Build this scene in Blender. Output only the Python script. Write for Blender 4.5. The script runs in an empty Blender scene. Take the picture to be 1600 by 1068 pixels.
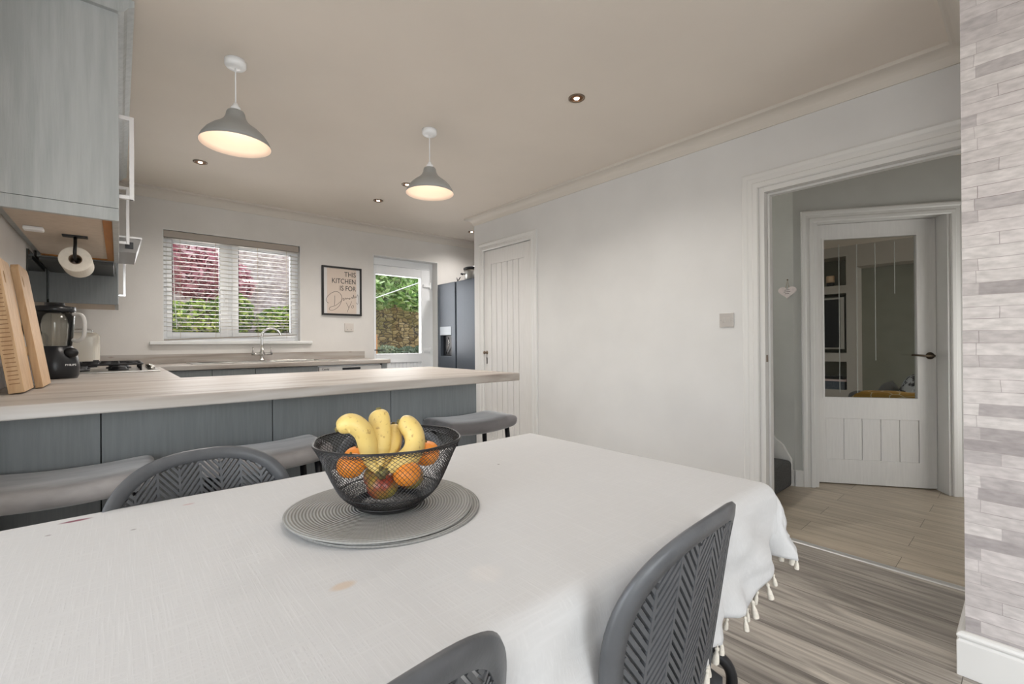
import bpy, bmesh, math, random
import numpy as np
from mathutils import Vector, Matrix, noise
from mathutils.geometry import tessellate_polygon
random.seed(7)
rnd = random.random
S = bpy.context.scene
COL = S.collection
PI = math.pi

# ------------------------------------------------------------------ camera
def make_camera():
    f = 708.41
    yaw, pitch, roll = math.radians(40.947), math.radians(0.131), math.radians(-0.39)
    fwd = Vector((math.sin(yaw) * math.cos(pitch), math.cos(yaw) * math.cos(pitch), math.sin(pitch)))
    right = Vector((math.cos(yaw), -math.sin(yaw), 0))
    up = right.cross(fwd)
    r2 = right * math.cos(roll) + up * math.sin(roll)
    u2 = -right * math.sin(roll) + up * math.cos(roll)
    cd = bpy.data.cameras.new('camera'); co = bpy.data.objects.new('camera', cd); COL.objects.link(co)
    cd.sensor_fit = 'HORIZONTAL'; cd.sensor_width = 36.0; cd.lens = 36.0 * f / 1600.0
    cd.clip_start = 0.02; cd.clip_end = 200
    m = Matrix((r2, u2, -fwd)).transposed().to_4x4(); m.translation = (0, 0, 1.099)
    co.matrix_world = m
    S.camera = co
make_camera()

# ------------------------------------------------------------------ world, sun, daylight, exposure
S.view_settings.view_transform = 'Standard'; S.view_settings.look = 'None'
S.view_settings.gamma = 1.0; S.view_settings.use_curve_mapping = False
S.view_settings.exposure = 0.23
w = bpy.data.worlds.new('sky'); S.world = w; w.use_nodes = True
bg = w.node_tree.nodes['Background']
sky = w.node_tree.nodes.new('ShaderNodeTexSky')
sky.sky_type = 'NISHITA'; sky.sun_disc = False; sky.sun_elevation = math.radians(50); sky.sun_rotation = math.radians(-60)
hs = w.node_tree.nodes.new('ShaderNodeHueSaturation'); hs.inputs['Saturation'].default_value = 0.45
w.node_tree.links.new(sky.outputs[0], hs.inputs['Color']); w.node_tree.links.new(hs.outputs[0], bg.inputs['Color'])
bg.inputs['Strength'].default_value = 0.6

def add_light(kind, name, loc, energy, color=(1, 1, 1), rot=None, size=None, size_y=None, **kw):
    d = bpy.data.lights.new(name, kind); d.energy = energy; d.color = color
    if kind == 'AREA' and size:
        d.size = size
        if size_y: d.shape = 'RECTANGLE'; d.size_y = size_y
    for k, v in kw.items(): setattr(d, k, v)
    o = bpy.data.objects.new(name, d); COL.objects.link(o); o.location = loc
    if rot: o.rotation_euler = rot
    return o
sun = add_light('SUN', 'sun', (0, 0, 10), 3.2, (1, .95, .86)); sun.data.angle = math.radians(1.5)
sun.rotation_euler = Vector((.55, -.22, -.8)).to_track_quat('-Z', 'Y').to_euler()
# daylight entering through the dining end's patio doors (left); the rear area lamp is added fill
add_light('AREA', 'patio_daylight', (-1.72, -.15, 1.15), 26, (.93, .97, 1), (0, math.radians(-90), 0), 2.0, 2.2)
add_light('AREA', 'rear_fill', (-.42, -4.5, 1.3), 74, (.93, .97, 1), (math.radians(90), 0, 0), 2.6, 2.1)
# fill spots with no fittings, added over the dining end, behind and above the camera
for lx, ly in ((-.9, .6), (.25, -.5), (1.3, -.5), (-.9, -1.2), (1.3, -1.4), (.55, .75)):
    add_light('SPOT', 'dining_fill_spot', (lx, ly, 2.385), 12, (1, .97, .94), spot_size=math.radians(150), spot_blend=1.0, shadow_soft_size=.12)
# daylight entering the kitchen through its window and back door
add_light('AREA', 'kitchen_window_daylight', (.82, 4.98, 1.6), 15, (1, 1, 1), (math.radians(-90), 0, 0), 1.0, .85)
add_light('AREA', 'back_door_daylight', (2.5, 5.02, 1.45), 9, (1, 1, 1), (math.radians(-90), 0, 0), .6, .95)
add_light('AREA', 'hall_fill', (4.3, -.42, .95), 7, (1, .98, .95), (math.radians(90), 0, 0), .7, 1.4)  # no opening here: area lamp added to brighten the hall and its door
# unseen area lamps added to brighten the hall stairs and living room
add_light('AREA', 'stairwell_fill', (3.4, 2.9, 2.3), 56, (1, 1, .98), (math.radians(40), 0, 0), .7, .7)
add_light('AREA', 'living_room_fill', (6.2, -2.3, 1.5), 34, (1, .98, .95), (math.radians(90), 0, 0), 2.0, 1.4)

# ------------------------------------------------------------------ materials
def lin(c):
    return tuple(((x / 255) / 12.92 if x / 255 <= .04045 else ((x / 255 + .055) / 1.055) ** 2.4) for x in c)
def nt_new(name):
    m = bpy.data.materials.new(name); m.use_nodes = True
    return m, m.node_tree, m.node_tree.nodes['Principled BSDF']
def N(nt, t, **kw):
    n = nt.nodes.new(t)
    for k, v in kw.items(): setattr(n, k, v)
    return n
MATS = {}
def mat(name, c1, c2=None, scale=8, stretch=(1, 1, 1), rough=.5, metal=0, bump=0, bscale=None, detail=4, lo=.35, hi=.65, trans=0, emit=0, spec=None, sheen=0, coat=0, rot=(0, 0, 0)):
    if name in MATS: return MATS[name]
    m, nt, b = nt_new(name); L = nt.links.new
    c1 = lin(c1); b.inputs['Roughness'].default_value = rough; b.inputs['Metallic'].default_value = metal
    if spec is not None: b.inputs['Specular IOR Level'].default_value = spec
    if sheen: b.inputs['Sheen Weight'].default_value = sheen
    if coat: b.inputs['Coat Weight'].default_value = coat
    b.inputs['Base Color'].default_value = (*c1, 1)
    if emit:
        b.inputs['Emission Color'].default_value = (*c1, 1); b.inputs['Emission Strength'].default_value = emit
    tc = N(nt, 'ShaderNodeTexCoord'); mp = N(nt, 'ShaderNodeMapping')
    mp.inputs['Scale'].default_value = stretch; mp.inputs['Rotation'].default_value = rot
    L(tc.outputs['Object'], mp.inputs['Vector'])
    if c2:
        c2 = lin(c2)
        n = N(nt, 'ShaderNodeTexNoise'); n.inputs['Scale'].default_value = scale; n.inputs['Detail'].default_value = detail
        L(mp.outputs[0], n.inputs['Vector'])
        r = N(nt, 'ShaderNodeMapRange'); r.inputs['From Min'].default_value = lo; r.inputs['From Max'].default_value = hi
        L(n.outputs['Fac'], r.inputs['Value'])
        mx = N(nt, 'ShaderNodeMix', data_type='RGBA'); mx.inputs[6].default_value = (*c1, 1); mx.inputs[7].default_value = (*c2, 1)
        L(r.outputs[0], mx.inputs[0]); L(mx.outputs[2], b.inputs['Base Color'])
    if bump:
        n = N(nt, 'ShaderNodeTexNoise'); n.inputs['Scale'].default_value = bscale or scale; n.inputs['Detail'].default_value = 3
        L(mp.outputs[0], n.inputs['Vector'])
        bp = N(nt, 'ShaderNodeBump'); bp.inputs['Strength'].default_value = bump; bp.inputs['Distance'].default_value = .002
        L(n.outputs['Fac'], bp.inputs['Height']); L(bp.outputs[0], b.inputs['Normal'])
    MATS[name] = m
    return m

M_wall = mat('white_wall_paint', (219, 218, 216), (214, 213, 211), 3, rough=.7, bump=.15, bscale=60)
M_greywall = mat('grey_wall_paint', (213, 209, 204), (218, 214, 209), 4, rough=.75, bump=.2, bscale=90)
M_hallwall = mat('hall_wall_paint', (192, 193, 189), (187, 188, 184), 5, rough=.8, bump=.2, bscale=90)
M_livwall = mat('living_wall_paint', (178, 172, 163), rough=.8)
M_recess = mat('living_recess_paint', (128, 128, 116), (134, 134, 122), 6, rough=.85)
M_ceil = mat('ceiling_paint', (226, 217, 206), (230, 221, 210), 1.6, rough=.85, bump=.3, bscale=25)
M_trim = mat('white_gloss_trim', (220, 219, 216), rough=.35)
M_cornice = mat('cornice_plaster', (214, 207, 197), rough=.6)
M_door = mat('white_painted_door', (222, 220, 217), (217, 215, 212), 12, stretch=(8, 8, .6), rough=.45, bump=.1, bscale=40)
M_upvc = mat('white_upvc', (246, 247, 248), rough=.3)
M_dark = mat('black_metal', (26, 26, 28), rough=.4, metal=.3)
M_blackpl = mat('black_plastic', (24, 26, 30), rough=.3)
M_steel = mat('brushed_steel', (190, 188, 184), rough=.28, metal=1, bump=.1, bscale=120, stretch=(1, 1, 12))
M_chrome = mat('chrome', (205, 203, 200), rough=.15, metal=1)
M_handle = mat('white_metal_handle', (232, 231, 232), rough=.2, metal=.35)
M_bronze = mat('aged_metal', (122, 106, 90), rough=.35, metal=.6)
M_cab = mat('grey_woodgrain_cabinet', (186, 190, 190), (172, 177, 177), 7, stretch=(6, 6, .45), rough=.5, bump=.5, bscale=26, detail=6)
M_cabdark = mat('grey_cabinet_panel', (138, 142, 143), (131, 135, 136), 14, stretch=(8, 8, .5), rough=.5, bump=.2, bscale=60)
M_unders = mat('pale_chipboard', (206, 192, 176), (198, 184, 168), 40, rough=.6)
M_pine = mat('orange_pine_edging', (176, 118, 52), (160, 104, 44), 20, stretch=(1, .2, 1), rough=.6)
M_fridge = mat('grey_steel_fridge', (84, 91, 100), (79, 86, 95), 30, stretch=(1, 1, 20), rough=.4, metal=.35)
M_blackglass = mat('dark_glossy_glass', (62, 66, 64), rough=.06, coat=.5)
M_cream = mat('cream_gloss_enamel', (226, 220, 208), rough=.15, coat=.5)
M_shade_out = mat('grey_shade_enamel', (158, 158, 155), rough=.45)
M_shade_in = mat('white_shade_lining', (240, 222, 206), rough=.6)
M_bulb = mat('warm_lamp_glow', (255, 228, 196), emit=3)
M_bulb2 = mat('downlight_glow', (255, 224, 190), emit=18)
M_chair = mat('grey_resin', (80, 82, 85), (86, 88, 91), 30, rough=.38, bump=.1, bscale=200)
M_mat = None
M_carpet = mat('dark_grey_carpet', (86, 85, 83), (58, 58, 58), 160, rough=.95, bump=1, bscale=300)
M_paper = mat('white_paper', (232, 226, 214), (224, 218, 206), 60, rough=.9)
M_card = mat('brown_card', (128, 108, 88), rough=.9)
M_orange = mat('orange_peel', (232, 134, 30), (238, 150, 50), 9, rough=.4, bump=.6, bscale=260)
M_apple = mat('red_green_apple', (142, 60, 44), (150, 138, 66), 16, rough=.3, lo=.4, hi=.6)
M_banana = mat('ripe_banana_skin', (226, 196, 96), (214, 186, 84), 22, rough=.45, bump=.1)
M_bananatip = mat('banana_stem', (118, 112, 60), (90, 78, 48), 60, rough=.6)
M_tassel = mat('cotton_tassel', (222, 216, 204), (208, 202, 190), 200, rough=.95)
M_poster = mat('beige_print_paper', (208, 192, 178), rough=.7)
M_ink = mat('dark_ink', (70, 66, 64), rough=.7)
M_blackframe = mat('black_frame_wood', (30, 28, 28), rough=.5)
M_heart = mat('grey_painted_heart', (238, 228, 226), (228, 218, 216), 60, rough=.7)
M_string = mat('beige_string', (190, 172, 140), rough=.9)
M_sofa = mat('grey_upholstery', (120, 120, 118), (106, 106, 105), 120, rough=.95)
M_screen = mat('dark_tv_screen', (12, 14, 20), rough=.12)
M_boardA = mat('pale_wood_board', (206, 172, 132), (188, 152, 112), 14, stretch=(6, 6, .6), rough=.6, bump=.2, bscale=50)
M_slate = mat('stool_leg_paint', (30, 30, 33), rough=.35, metal=.5)
M_brass = mat('warm_wood_timber', (196, 140, 84), (170, 120, 70), 9, stretch=(.5, 6, 6), rough=.8)
M_grit = mat('dark_gap', (40, 38, 36), rough=.9)

def glassmat(name, tint=(1, 1, 1), refl=.09, rough=.02):
    m = bpy.data.materials.new(name); m.use_nodes = True; nt = m.node_tree; nt.nodes.clear(); L = nt.links.new
    o = N(nt, 'ShaderNodeOutputMaterial'); mx = N(nt, 'ShaderNodeMixShader'); t = N(nt, 'ShaderNodeBsdfTransparent'); g = N(nt, 'ShaderNodeBsdfGlossy')
    t.inputs[0].default_value = (*tint, 1); g.inputs['Roughness'].default_value = rough
    f = N(nt, 'ShaderNodeFresnel'); f.inputs[0].default_value = 1.45
    ad = N(nt, 'ShaderNodeMath', operation='MULTIPLY_ADD'); ad.inputs[1].default_value = 1.0; ad.inputs[2].default_value = refl - .04
    L(f.outputs[0], ad.inputs[0]); L(ad.outputs[0], mx.inputs[0]); L(t.outputs[0], mx.inputs[1]); L(g.outputs[0], mx.inputs[2]); L(mx.outputs[0], o.inputs[0])
    return m
M_glass = glassmat('window_glass', refl=.035)
M_doorglass = glassmat('door_glass', (.93, .94, .92), refl=.04)
M_jug = glassmat('jug_plastic', (.9, .9, .88), .05, .08)
M_etch = mat('etched_glass_line', (150, 152, 146), rough=.6)

def floor_mat(name, cols, row=.185, length=1.22, grain=1.0, rough=.42):
    m, nt, b = nt_new(name); L = nt.links.new
    tc = N(nt, 'ShaderNodeTexCoord'); sp = N(nt, 'ShaderNodeSeparateXYZ'); L(tc.outputs['Object'], sp.inputs[0])
    cb = N(nt, 'ShaderNodeCombineXYZ'); L(sp.outputs[1], cb.inputs[0]); L(sp.outputs[0], cb.inputs[1])
    br = N(nt, 'ShaderNodeTexBrick'); br.offset = .37; br.inputs['Scale'].default_value = 1
    br.inputs['Brick Width'].default_value = length; br.inputs['Row Height'].default_value = row
    br.inputs['Mortar Size'].default_value = .0012; br.inputs['Mortar Smooth'].default_value = .3
    br.inputs['Color1'].default_value = (0, 0, 0, 1); br.inputs['Color2'].default_value = (1, 1, 1, 1); br.inputs['Mortar'].default_value = (.5, .5, .5, 1)
    L(cb.outputs[0], br.inputs['Vector'])
    # grain offset per plank
    sc = N(nt, 'ShaderNodeVectorMath', operation='MULTIPLY_ADD'); sc.inputs[1].default_value = (1.3, 17, 1)
    L(cb.outputs[0], sc.inputs[0])
    of = N(nt, 'ShaderNodeVectorMath', operation='SCALE'); of.inputs['Scale'].default_value = 23; L(br.outputs['Color'], of.inputs[0]); L(of.outputs[0], sc.inputs[2])
    n1 = N(nt, 'ShaderNodeTexNoise'); n1.inputs['Scale'].default_value = 1.1; n1.inputs['Detail'].default_value = 7; n1.inputs['Roughness'].default_value = .62; n1.inputs['Distortion'].default_value = 1.2
    L(sc.outputs[0], n1.inputs['Vector'])
    cr = N(nt, 'ShaderNodeValToRGB'); e = cr.color_ramp.elements
    e[0].position = .28; e[0].color = (*lin(cols[0]), 1); e[1].position = .74; e[1].color = (*lin(cols[3]), 1)
    x = e.new(.44); x.color = (*lin(cols[1]), 1); x = e.new(.58); x.color = (*lin(cols[2]), 1)
    L(n1.outputs['Fac'], cr.inputs[0])
    # plank tone
    hv = N(nt, 'ShaderNodeHueSaturation'); L(cr.outputs[0], hv.inputs['Color'])
    mr = N(nt, 'ShaderNodeMapRange'); mr.inputs['To Min'].default_value = 1 - .16 * grain; mr.inputs['To Max'].default_value = 1 + .14 * grain
    L(br.outputs['Color'], mr.inputs['Value']); L(mr.outputs[0], hv.inputs['Value'])
    mx = N(nt, 'ShaderNodeMix', data_type='RGBA'); mx.inputs[7].default_value = (*lin((70, 62, 54)), 1)
    L(br.outputs['Fac'], mx.inputs[0]); L(hv.outputs[0], mx.inputs[6]); L(mx.outputs[2], b.inputs['Base Color'])
    b.inputs['Roughness'].default_value = rough
    bp = N(nt, 'ShaderNodeBump'); bp.inputs['Strength'].default_value = .2; bp.inputs['Distance'].default_value = .001; L(n1.outputs['Fac'], bp.inputs['Height']); L(bp.outputs[0], b.inputs['Normal'])
    return m
M_floor = floor_mat('grey_oak_vinyl_planks', [(98, 92, 88), (136, 130, 123), (168, 161, 152), (194, 187, 176)])
M_hfloor = floor_mat('brown_oak_hall_planks', [(146, 135, 119), (166, 154, 137), (180, 168, 150), (194, 183, 165)], grain=.5)

def stone_mat():
    """photographic split-stone wallpaper on the pier: thin courses of pale pinkish grey stone"""
    m, nt, b = nt_new('split_stone_wallpaper'); L = nt.links.new
    tc = N(nt, 'ShaderNodeTexCoord'); sp = N(nt, 'ShaderNodeSeparateXYZ'); L(tc.outputs['Object'], sp.inputs[0])
    cb = N(nt, 'ShaderNodeCombineXYZ'); L(sp.outputs[1], cb.inputs[0]); L(sp.outputs[2], cb.inputs[1])
    wn = N(nt, 'ShaderNodeTexNoise'); wn.inputs['Scale'].default_value = 9; L(cb.outputs[0], wn.inputs['Vector'])
    wv = N(nt, 'ShaderNodeVectorMath', operation='MULTIPLY_ADD'); wv.inputs[1].default_value = (.012, .007, 0); L(wn.outputs['Color'], wv.inputs[0]); L(cb.outputs[0], wv.inputs[2])
    def brick(wd, row, off, freq, mort):
        br = N(nt, 'ShaderNodeTexBrick'); br.offset = off; br.offset_frequency = freq; br.squash = .62; br.squash_frequency = 3
        br.inputs['Scale'].default_value = 1; br.inputs['Brick Width'].default_value = wd; br.inputs['Row Height'].default_value = row
        br.inputs['Mortar Size'].default_value = mort; br.inputs['Mortar Smooth'].default_value = .6; br.inputs['Bias'].default_value = 0
        br.inputs['Color1'].default_value = (0, 0, 0, 1); br.inputs['Color2'].default_value = (1, 1, 1, 1); br.inputs['Mortar'].default_value = (.5, .5, .5, 1)
        L(wv.outputs[0], br.inputs['Vector']); return br
    b1 = brick(.21, .039, .41, 2, .0012)
    cr = N(nt, 'ShaderNodeValToRGB'); e = cr.color_ramp.elements
    e[0].position = 0; e[0].color = (*lin((158, 151, 150)), 1); e[1].position = 1; e[1].color = (*lin((212, 206, 203)), 1)
    for p, c in ((.14, (176, 169, 168)), (.3, (190, 183, 181)), (.5, (204, 197, 195)), (.75, (208, 202, 199)), (.88, (190, 183, 181))):
        x = e.new(p); x.color = (*lin(c), 1)
    L(b1.outputs['Color'], cr.inputs[0])
    n2 = N(nt, 'ShaderNodeTexNoise'); n2.inputs['Scale'].default_value = 26; n2.inputs['Detail'].default_value = 6
    sc = N(nt, 'ShaderNodeVectorMath', operation='MULTIPLY'); sc.inputs[1].default_value = (1, 2.6, 1); L(cb.outputs[0], sc.inputs[0]); L(sc.outputs[0], n2.inputs['Vector'])
    mr = N(nt, 'ShaderNodeMapRange'); mr.inputs['From Min'].default_value = .3; mr.inputs['From Max'].default_value = .7; mr.inputs['To Min'].default_value = .8; mr.inputs['To Max'].default_value = 1.1
    L(n2.outputs['Fac'], mr.inputs['Value'])
    hv = N(nt, 'ShaderNodeHueSaturation'); L(cr.outputs[0], hv.inputs['Color']); L(mr.outputs[0], hv.inputs['Value'])
    # printed crack lines vary in darkness
    n3 = N(nt, 'ShaderNodeTexNoise'); n3.inputs['Scale'].default_value = 5; L(cb.outputs[0], n3.inputs['Vector'])
    mf = N(nt, 'ShaderNodeMapRange'); mf.inputs['From Min'].default_value = .35; mf.inputs['From Max'].default_value = .65; mf.inputs['To Min'].default_value = .25; mf.inputs['To Max'].default_value = 1
    L(n3.outputs['Fac'], mf.inputs['Value'])
    mm = N(nt, 'ShaderNodeMath', operation='MULTIPLY'); L(b1.outputs['Fac'], mm.inputs[0]); L(mf.outputs[0], mm.inputs[1])
    mx = N(nt, 'ShaderNodeMix', data_type='RGBA'); mx.inputs[7].default_value = (*lin((134, 124, 122)), 1)
    L(mm.outputs[0], mx.inputs[0]); L(hv.outputs[0], mx.inputs[6]); L(mx.outputs[2], b.inputs['Base Color'])
    b.inputs['Roughness'].default_value = .7
    return m
M_stone = stone_mat()

def worktop_mat():
    m, nt, b = nt_new('washed_oak_laminate'); L = nt.links.new
    tc = N(nt, 'ShaderNodeTexCoord'); mp = N(nt, 'ShaderNodeMapping'); mp.inputs['Scale'].default_value = (.9, 9, 9); L(tc.outputs['Object'], mp.inputs[0])
    n1 = N(nt, 'ShaderNodeTexNoise'); n1.inputs['Scale'].default_value = 1.6; n1.inputs['Detail'].default_value = 8; n1.inputs['Distortion'].default_value = .8; L(mp.outputs[0], n1.inputs['Vector'])
    cr = N(nt, 'ShaderNodeValToRGB'); e = cr.color_ramp.elements
    e[0].position = .3; e[0].color = (*lin((134, 123, 115)), 1); e[1].position = .7; e[1].color = (*lin((186, 182, 178)), 1)
    x = e.new(.42); x.color = (*lin((164, 155, 146)), 1); x = e.new(.55); x.color = (*lin((176, 169, 162)), 1)
    L(n1.outputs['Fac'], cr.inputs[0])
    # knots
    mp2 = N(nt, 'ShaderNodeMapping'); mp2.inputs['Scale'].default_value = (3.2, 8, 8); L(tc.outputs['Object'], mp2.inputs[0])
    v = N(nt, 'ShaderNodeTexVoronoi'); v.inputs['Scale'].default_value = 1.5; L(mp2.outputs[0], v.inputs['Vector'])
    mr = N(nt, 'ShaderNodeMapRange'); mr.inputs['From Min'].default_value = .02; mr.inputs['From Max'].default_value = .13; mr.inputs['To Min'].default_value = .75; mr.inputs['To Max'].default_value = 0
    L(v.outputs['Distance'], mr.inputs['Value'])
    mx = N(nt, 'ShaderNodeMix', data_type='RGBA'); mx.inputs[7].default_value = (*lin((126, 98, 86)), 1)
    L(mr.outputs[0], mx.inputs[0]); L(cr.outputs[0], mx.inputs[6]); L(mx.outputs[2], b.inputs['Base Color'])
    b.inputs['Roughness'].default_value = .5; b.inputs['Specular IOR Level'].default_value = .35
    return m
M_top = worktop_mat()

def cloth_mat():
    m, nt, b = nt_new('white_slub_cotton'); L = nt.links.new
    tc = N(nt, 'ShaderNodeTexCoord')
    def st(scale, s):
        mp = N(nt, 'ShaderNodeMapping'); mp.inputs['Scale'].default_value = s; L(tc.outputs['Object'], mp.inputs[0])
        n = N(nt, 'ShaderNodeTexNoise'); n.inputs['Scale'].default_value = scale; n.inputs['Detail'].default_value = 3; L(mp.outputs[0], n.inputs['Vector']); return n
    a = st(10, (1, 26, 6)); c = st(10, (26, 1, 6))
    mxv = N(nt, 'ShaderNodeMath', operation='MAXIMUM'); L(a.outputs['Fac'], mxv.inputs[0]); L(c.outputs['Fac'], mxv.inputs[1])
    mr = N(nt, 'ShaderNodeMapRange'); mr.inputs['From Min'].default_value = .5; mr.inputs['From Max'].default_value = .75; L(mxv.outputs[0], mr.inputs['Value'])
    mx = N(nt, 'ShaderNodeMix', data_type='RGBA'); mx.inputs[6].default_value = (*lin((196, 196, 196)), 1); mx.inputs[7].default_value = (*lin((201, 201, 201)), 1)
    L(mr.outputs[0], mx.inputs[0])
    cur = mx.outputs[2]
    # small stains, fixed to the cloth
    for (x, y, rx, ry, col, amt) in ((-.066, 1.262, .026, .007, (120, 62, 78), .95), (.115, 1.225, .012, .006, (176, 130, 130), .5), (.245, .66, .02, .012, (196, 172, 146), .6),
                                     (.02, 1.13, .005, .004, (130, 126, 124), .7), (.83, 1.02, .004, .004, (110, 105, 100), .9), (.42, .55, .03, .03, (226, 216, 206), .15), (-.1, 1.2, .005, .004, (130, 120, 118), .7)):
        mp = N(nt, 'ShaderNodeMapping'); mp.vector_type = 'TEXTURE'; mp.inputs['Location'].default_value = (x, y, 0); mp.inputs['Scale'].default_value = (rx, ry, 10); L(tc.outputs['Object'], mp.inputs[0])
        ln = N(nt, 'ShaderNodeVectorMath', operation='LENGTH'); L(mp.outputs[0], ln.inputs[0])
        m2 = N(nt, 'ShaderNodeMapRange'); m2.inputs['From Min'].default_value = .6; m2.inputs['From Max'].default_value = 1.1; m2.inputs['To Min'].default_value = amt; m2.inputs['To Max'].default_value = 0
        L(ln.outputs['Value'], m2.inputs['Value'])
        q = N(nt, 'ShaderNodeMix', data_type='RGBA'); q.inputs[7].default_value = (*lin(col), 1); L(m2.outputs[0], q.inputs[0]); L(cur, q.inputs[6]); cur = q.outputs[2]
    L(cur, b.inputs['Base Color']); b.inputs['Roughness'].default_value = .9
    bp = N(nt, 'ShaderNodeBump'); bp.inputs['Strength'].default_value = .35; bp.inputs['Distance'].default_value = .0015; L(mxv.outputs[0], bp.inputs['Height']); L(bp.outputs[0], b.inputs['Normal'])
    return m
M_cloth = cloth_mat()

def ring_mat():
    m, nt, b = nt_new('woven_grey_placemat'); L = nt.links.new
    tc = N(nt, 'ShaderNodeTexCoord'); sp = N(nt, 'ShaderNodeSeparateXYZ'); L(tc.outputs['Object'], sp.inputs[0])
    x2 = N(nt, 'ShaderNodeCombineXYZ'); L(sp.outputs[0], x2.inputs[0]); L(sp.outputs[1], x2.inputs[1])
    ln = N(nt, 'ShaderNodeVectorMath', operation='LENGTH'); L(x2.outputs[0], ln.inputs[0])
    ml = N(nt, 'ShaderNodeMath', operation='MULTIPLY'); ml.inputs[1].default_value = 2 * PI / .0062; L(ln.outputs['Value'], ml.inputs[0])
    sn = N(nt, 'ShaderNodeMath', operation='SINE'); L(ml.outputs[0], sn.inputs[0])
    at = N(nt, 'ShaderNodeMath', operation='ARCTAN2'); L(sp.outputs[1], at.inputs[0]); L(sp.outputs[0], at.inputs[1])
    m3 = N(nt, 'ShaderNodeMath', operation='MULTIPLY'); m3.inputs[1].default_value = 150; L(at.outputs[0], m3.inputs[0])
    s3 = N(nt, 'ShaderNodeMath', operation='SINE'); L(m3.outputs[0], s3.inputs[0])
    m4 = N(nt, 'ShaderNodeMath', operation='MULTIPLY_ADD'); m4.inputs[1].default_value = .15; L(s3.outputs[0], m4.inputs[0]); L(sn.outputs[0], m4.inputs[2])
    mr = N(nt, 'ShaderNodeMapRange'); mr.inputs['From Min'].default_value = -1.2; mr.inputs['From Max'].default_value = 1; L(m4.outputs[0], mr.inputs['Value'])
    mx = N(nt, 'ShaderNodeMix', data_type='RGBA'); mx.inputs[6].default_value = (*lin((128, 127, 123)), 1); mx.inputs[7].default_value = (*lin((166, 165, 161)), 1)
    L(mr.outputs[0], mx.inputs[0]); L(mx.outputs[2], b.inputs['Base Color']); b.inputs['Roughness'].default_value = .7
    bp = N(nt, 'ShaderNodeBump'); bp.inputs['Strength'].default_value = .8; bp.inputs['Distance'].default_value = .0012; L(m4.outputs[0], bp.inputs['Height']); L(bp.outputs[0], b.inputs['Normal'])
    return m
M_mat = ring_mat()

def velvet(name, c1, c2):
    m = mat(name, c1, c2, 7, stretch=(.7, 2.2, 1), rough=.75, sheen=.7, bump=.25, bscale=30, lo=.38, hi=.62)
    return m
M_stoolA = velvet('taupe_brushed_velvet', (166, 160, 156), (126, 121, 118))
M_stoolC = velvet('charcoal_brushed_velvet', (112, 107, 106), (90, 86, 86))

def leaf_mat(name, cols, tr=.35):
    m, nt, b = nt_new(name); L = nt.links.new
    g = N(nt, 'ShaderNodeNewGeometry'); cr = N(nt, 'ShaderNodeValToRGB'); e = cr.color_ramp.elements
    e[0].color = (*lin(cols[0]), 1); e[1].color = (*lin(cols[-1]), 1)
    for i, c in enumerate(cols[1:-1]):
        x = e.new((i + 1) / (len(cols) - 1)); x.color = (*lin(c), 1)
    L(g.outputs['Random Per Island'], cr.inputs[0]); L(cr.outputs[0], b.inputs['Base Color']); b.inputs['Roughness'].default_value = .5
    t = N(nt, 'ShaderNodeBsdfTranslucent'); L(cr.outputs[0], t.inputs[0]); mx = N(nt, 'ShaderNodeMixShader'); mx.inputs[0].default_value = tr
    L(b.outputs[0], mx.inputs[1]); L(t.outputs[0], mx.inputs[2]); L(mx.outputs[0], nt.nodes['Material Output'].inputs[0])
    return m
M_leaf = leaf_mat('bright_green_leaves', [(92, 132, 60), (140, 180, 92), (184, 210, 130), (222, 236, 184)])
M_hedge = leaf_mat('hedge_leaves', [(66, 92, 46), (104, 136, 62), (156, 180, 84), (204, 214, 116)])
M_maple = leaf_mat('red_maple_leaves', [(120, 60, 70), (176, 104, 116), (212, 158, 164), (232, 206, 204)])
M_sage = leaf_mat('silver_green_leaves', [(92, 112, 84), (140, 156, 128), (180, 192, 168)])
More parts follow.
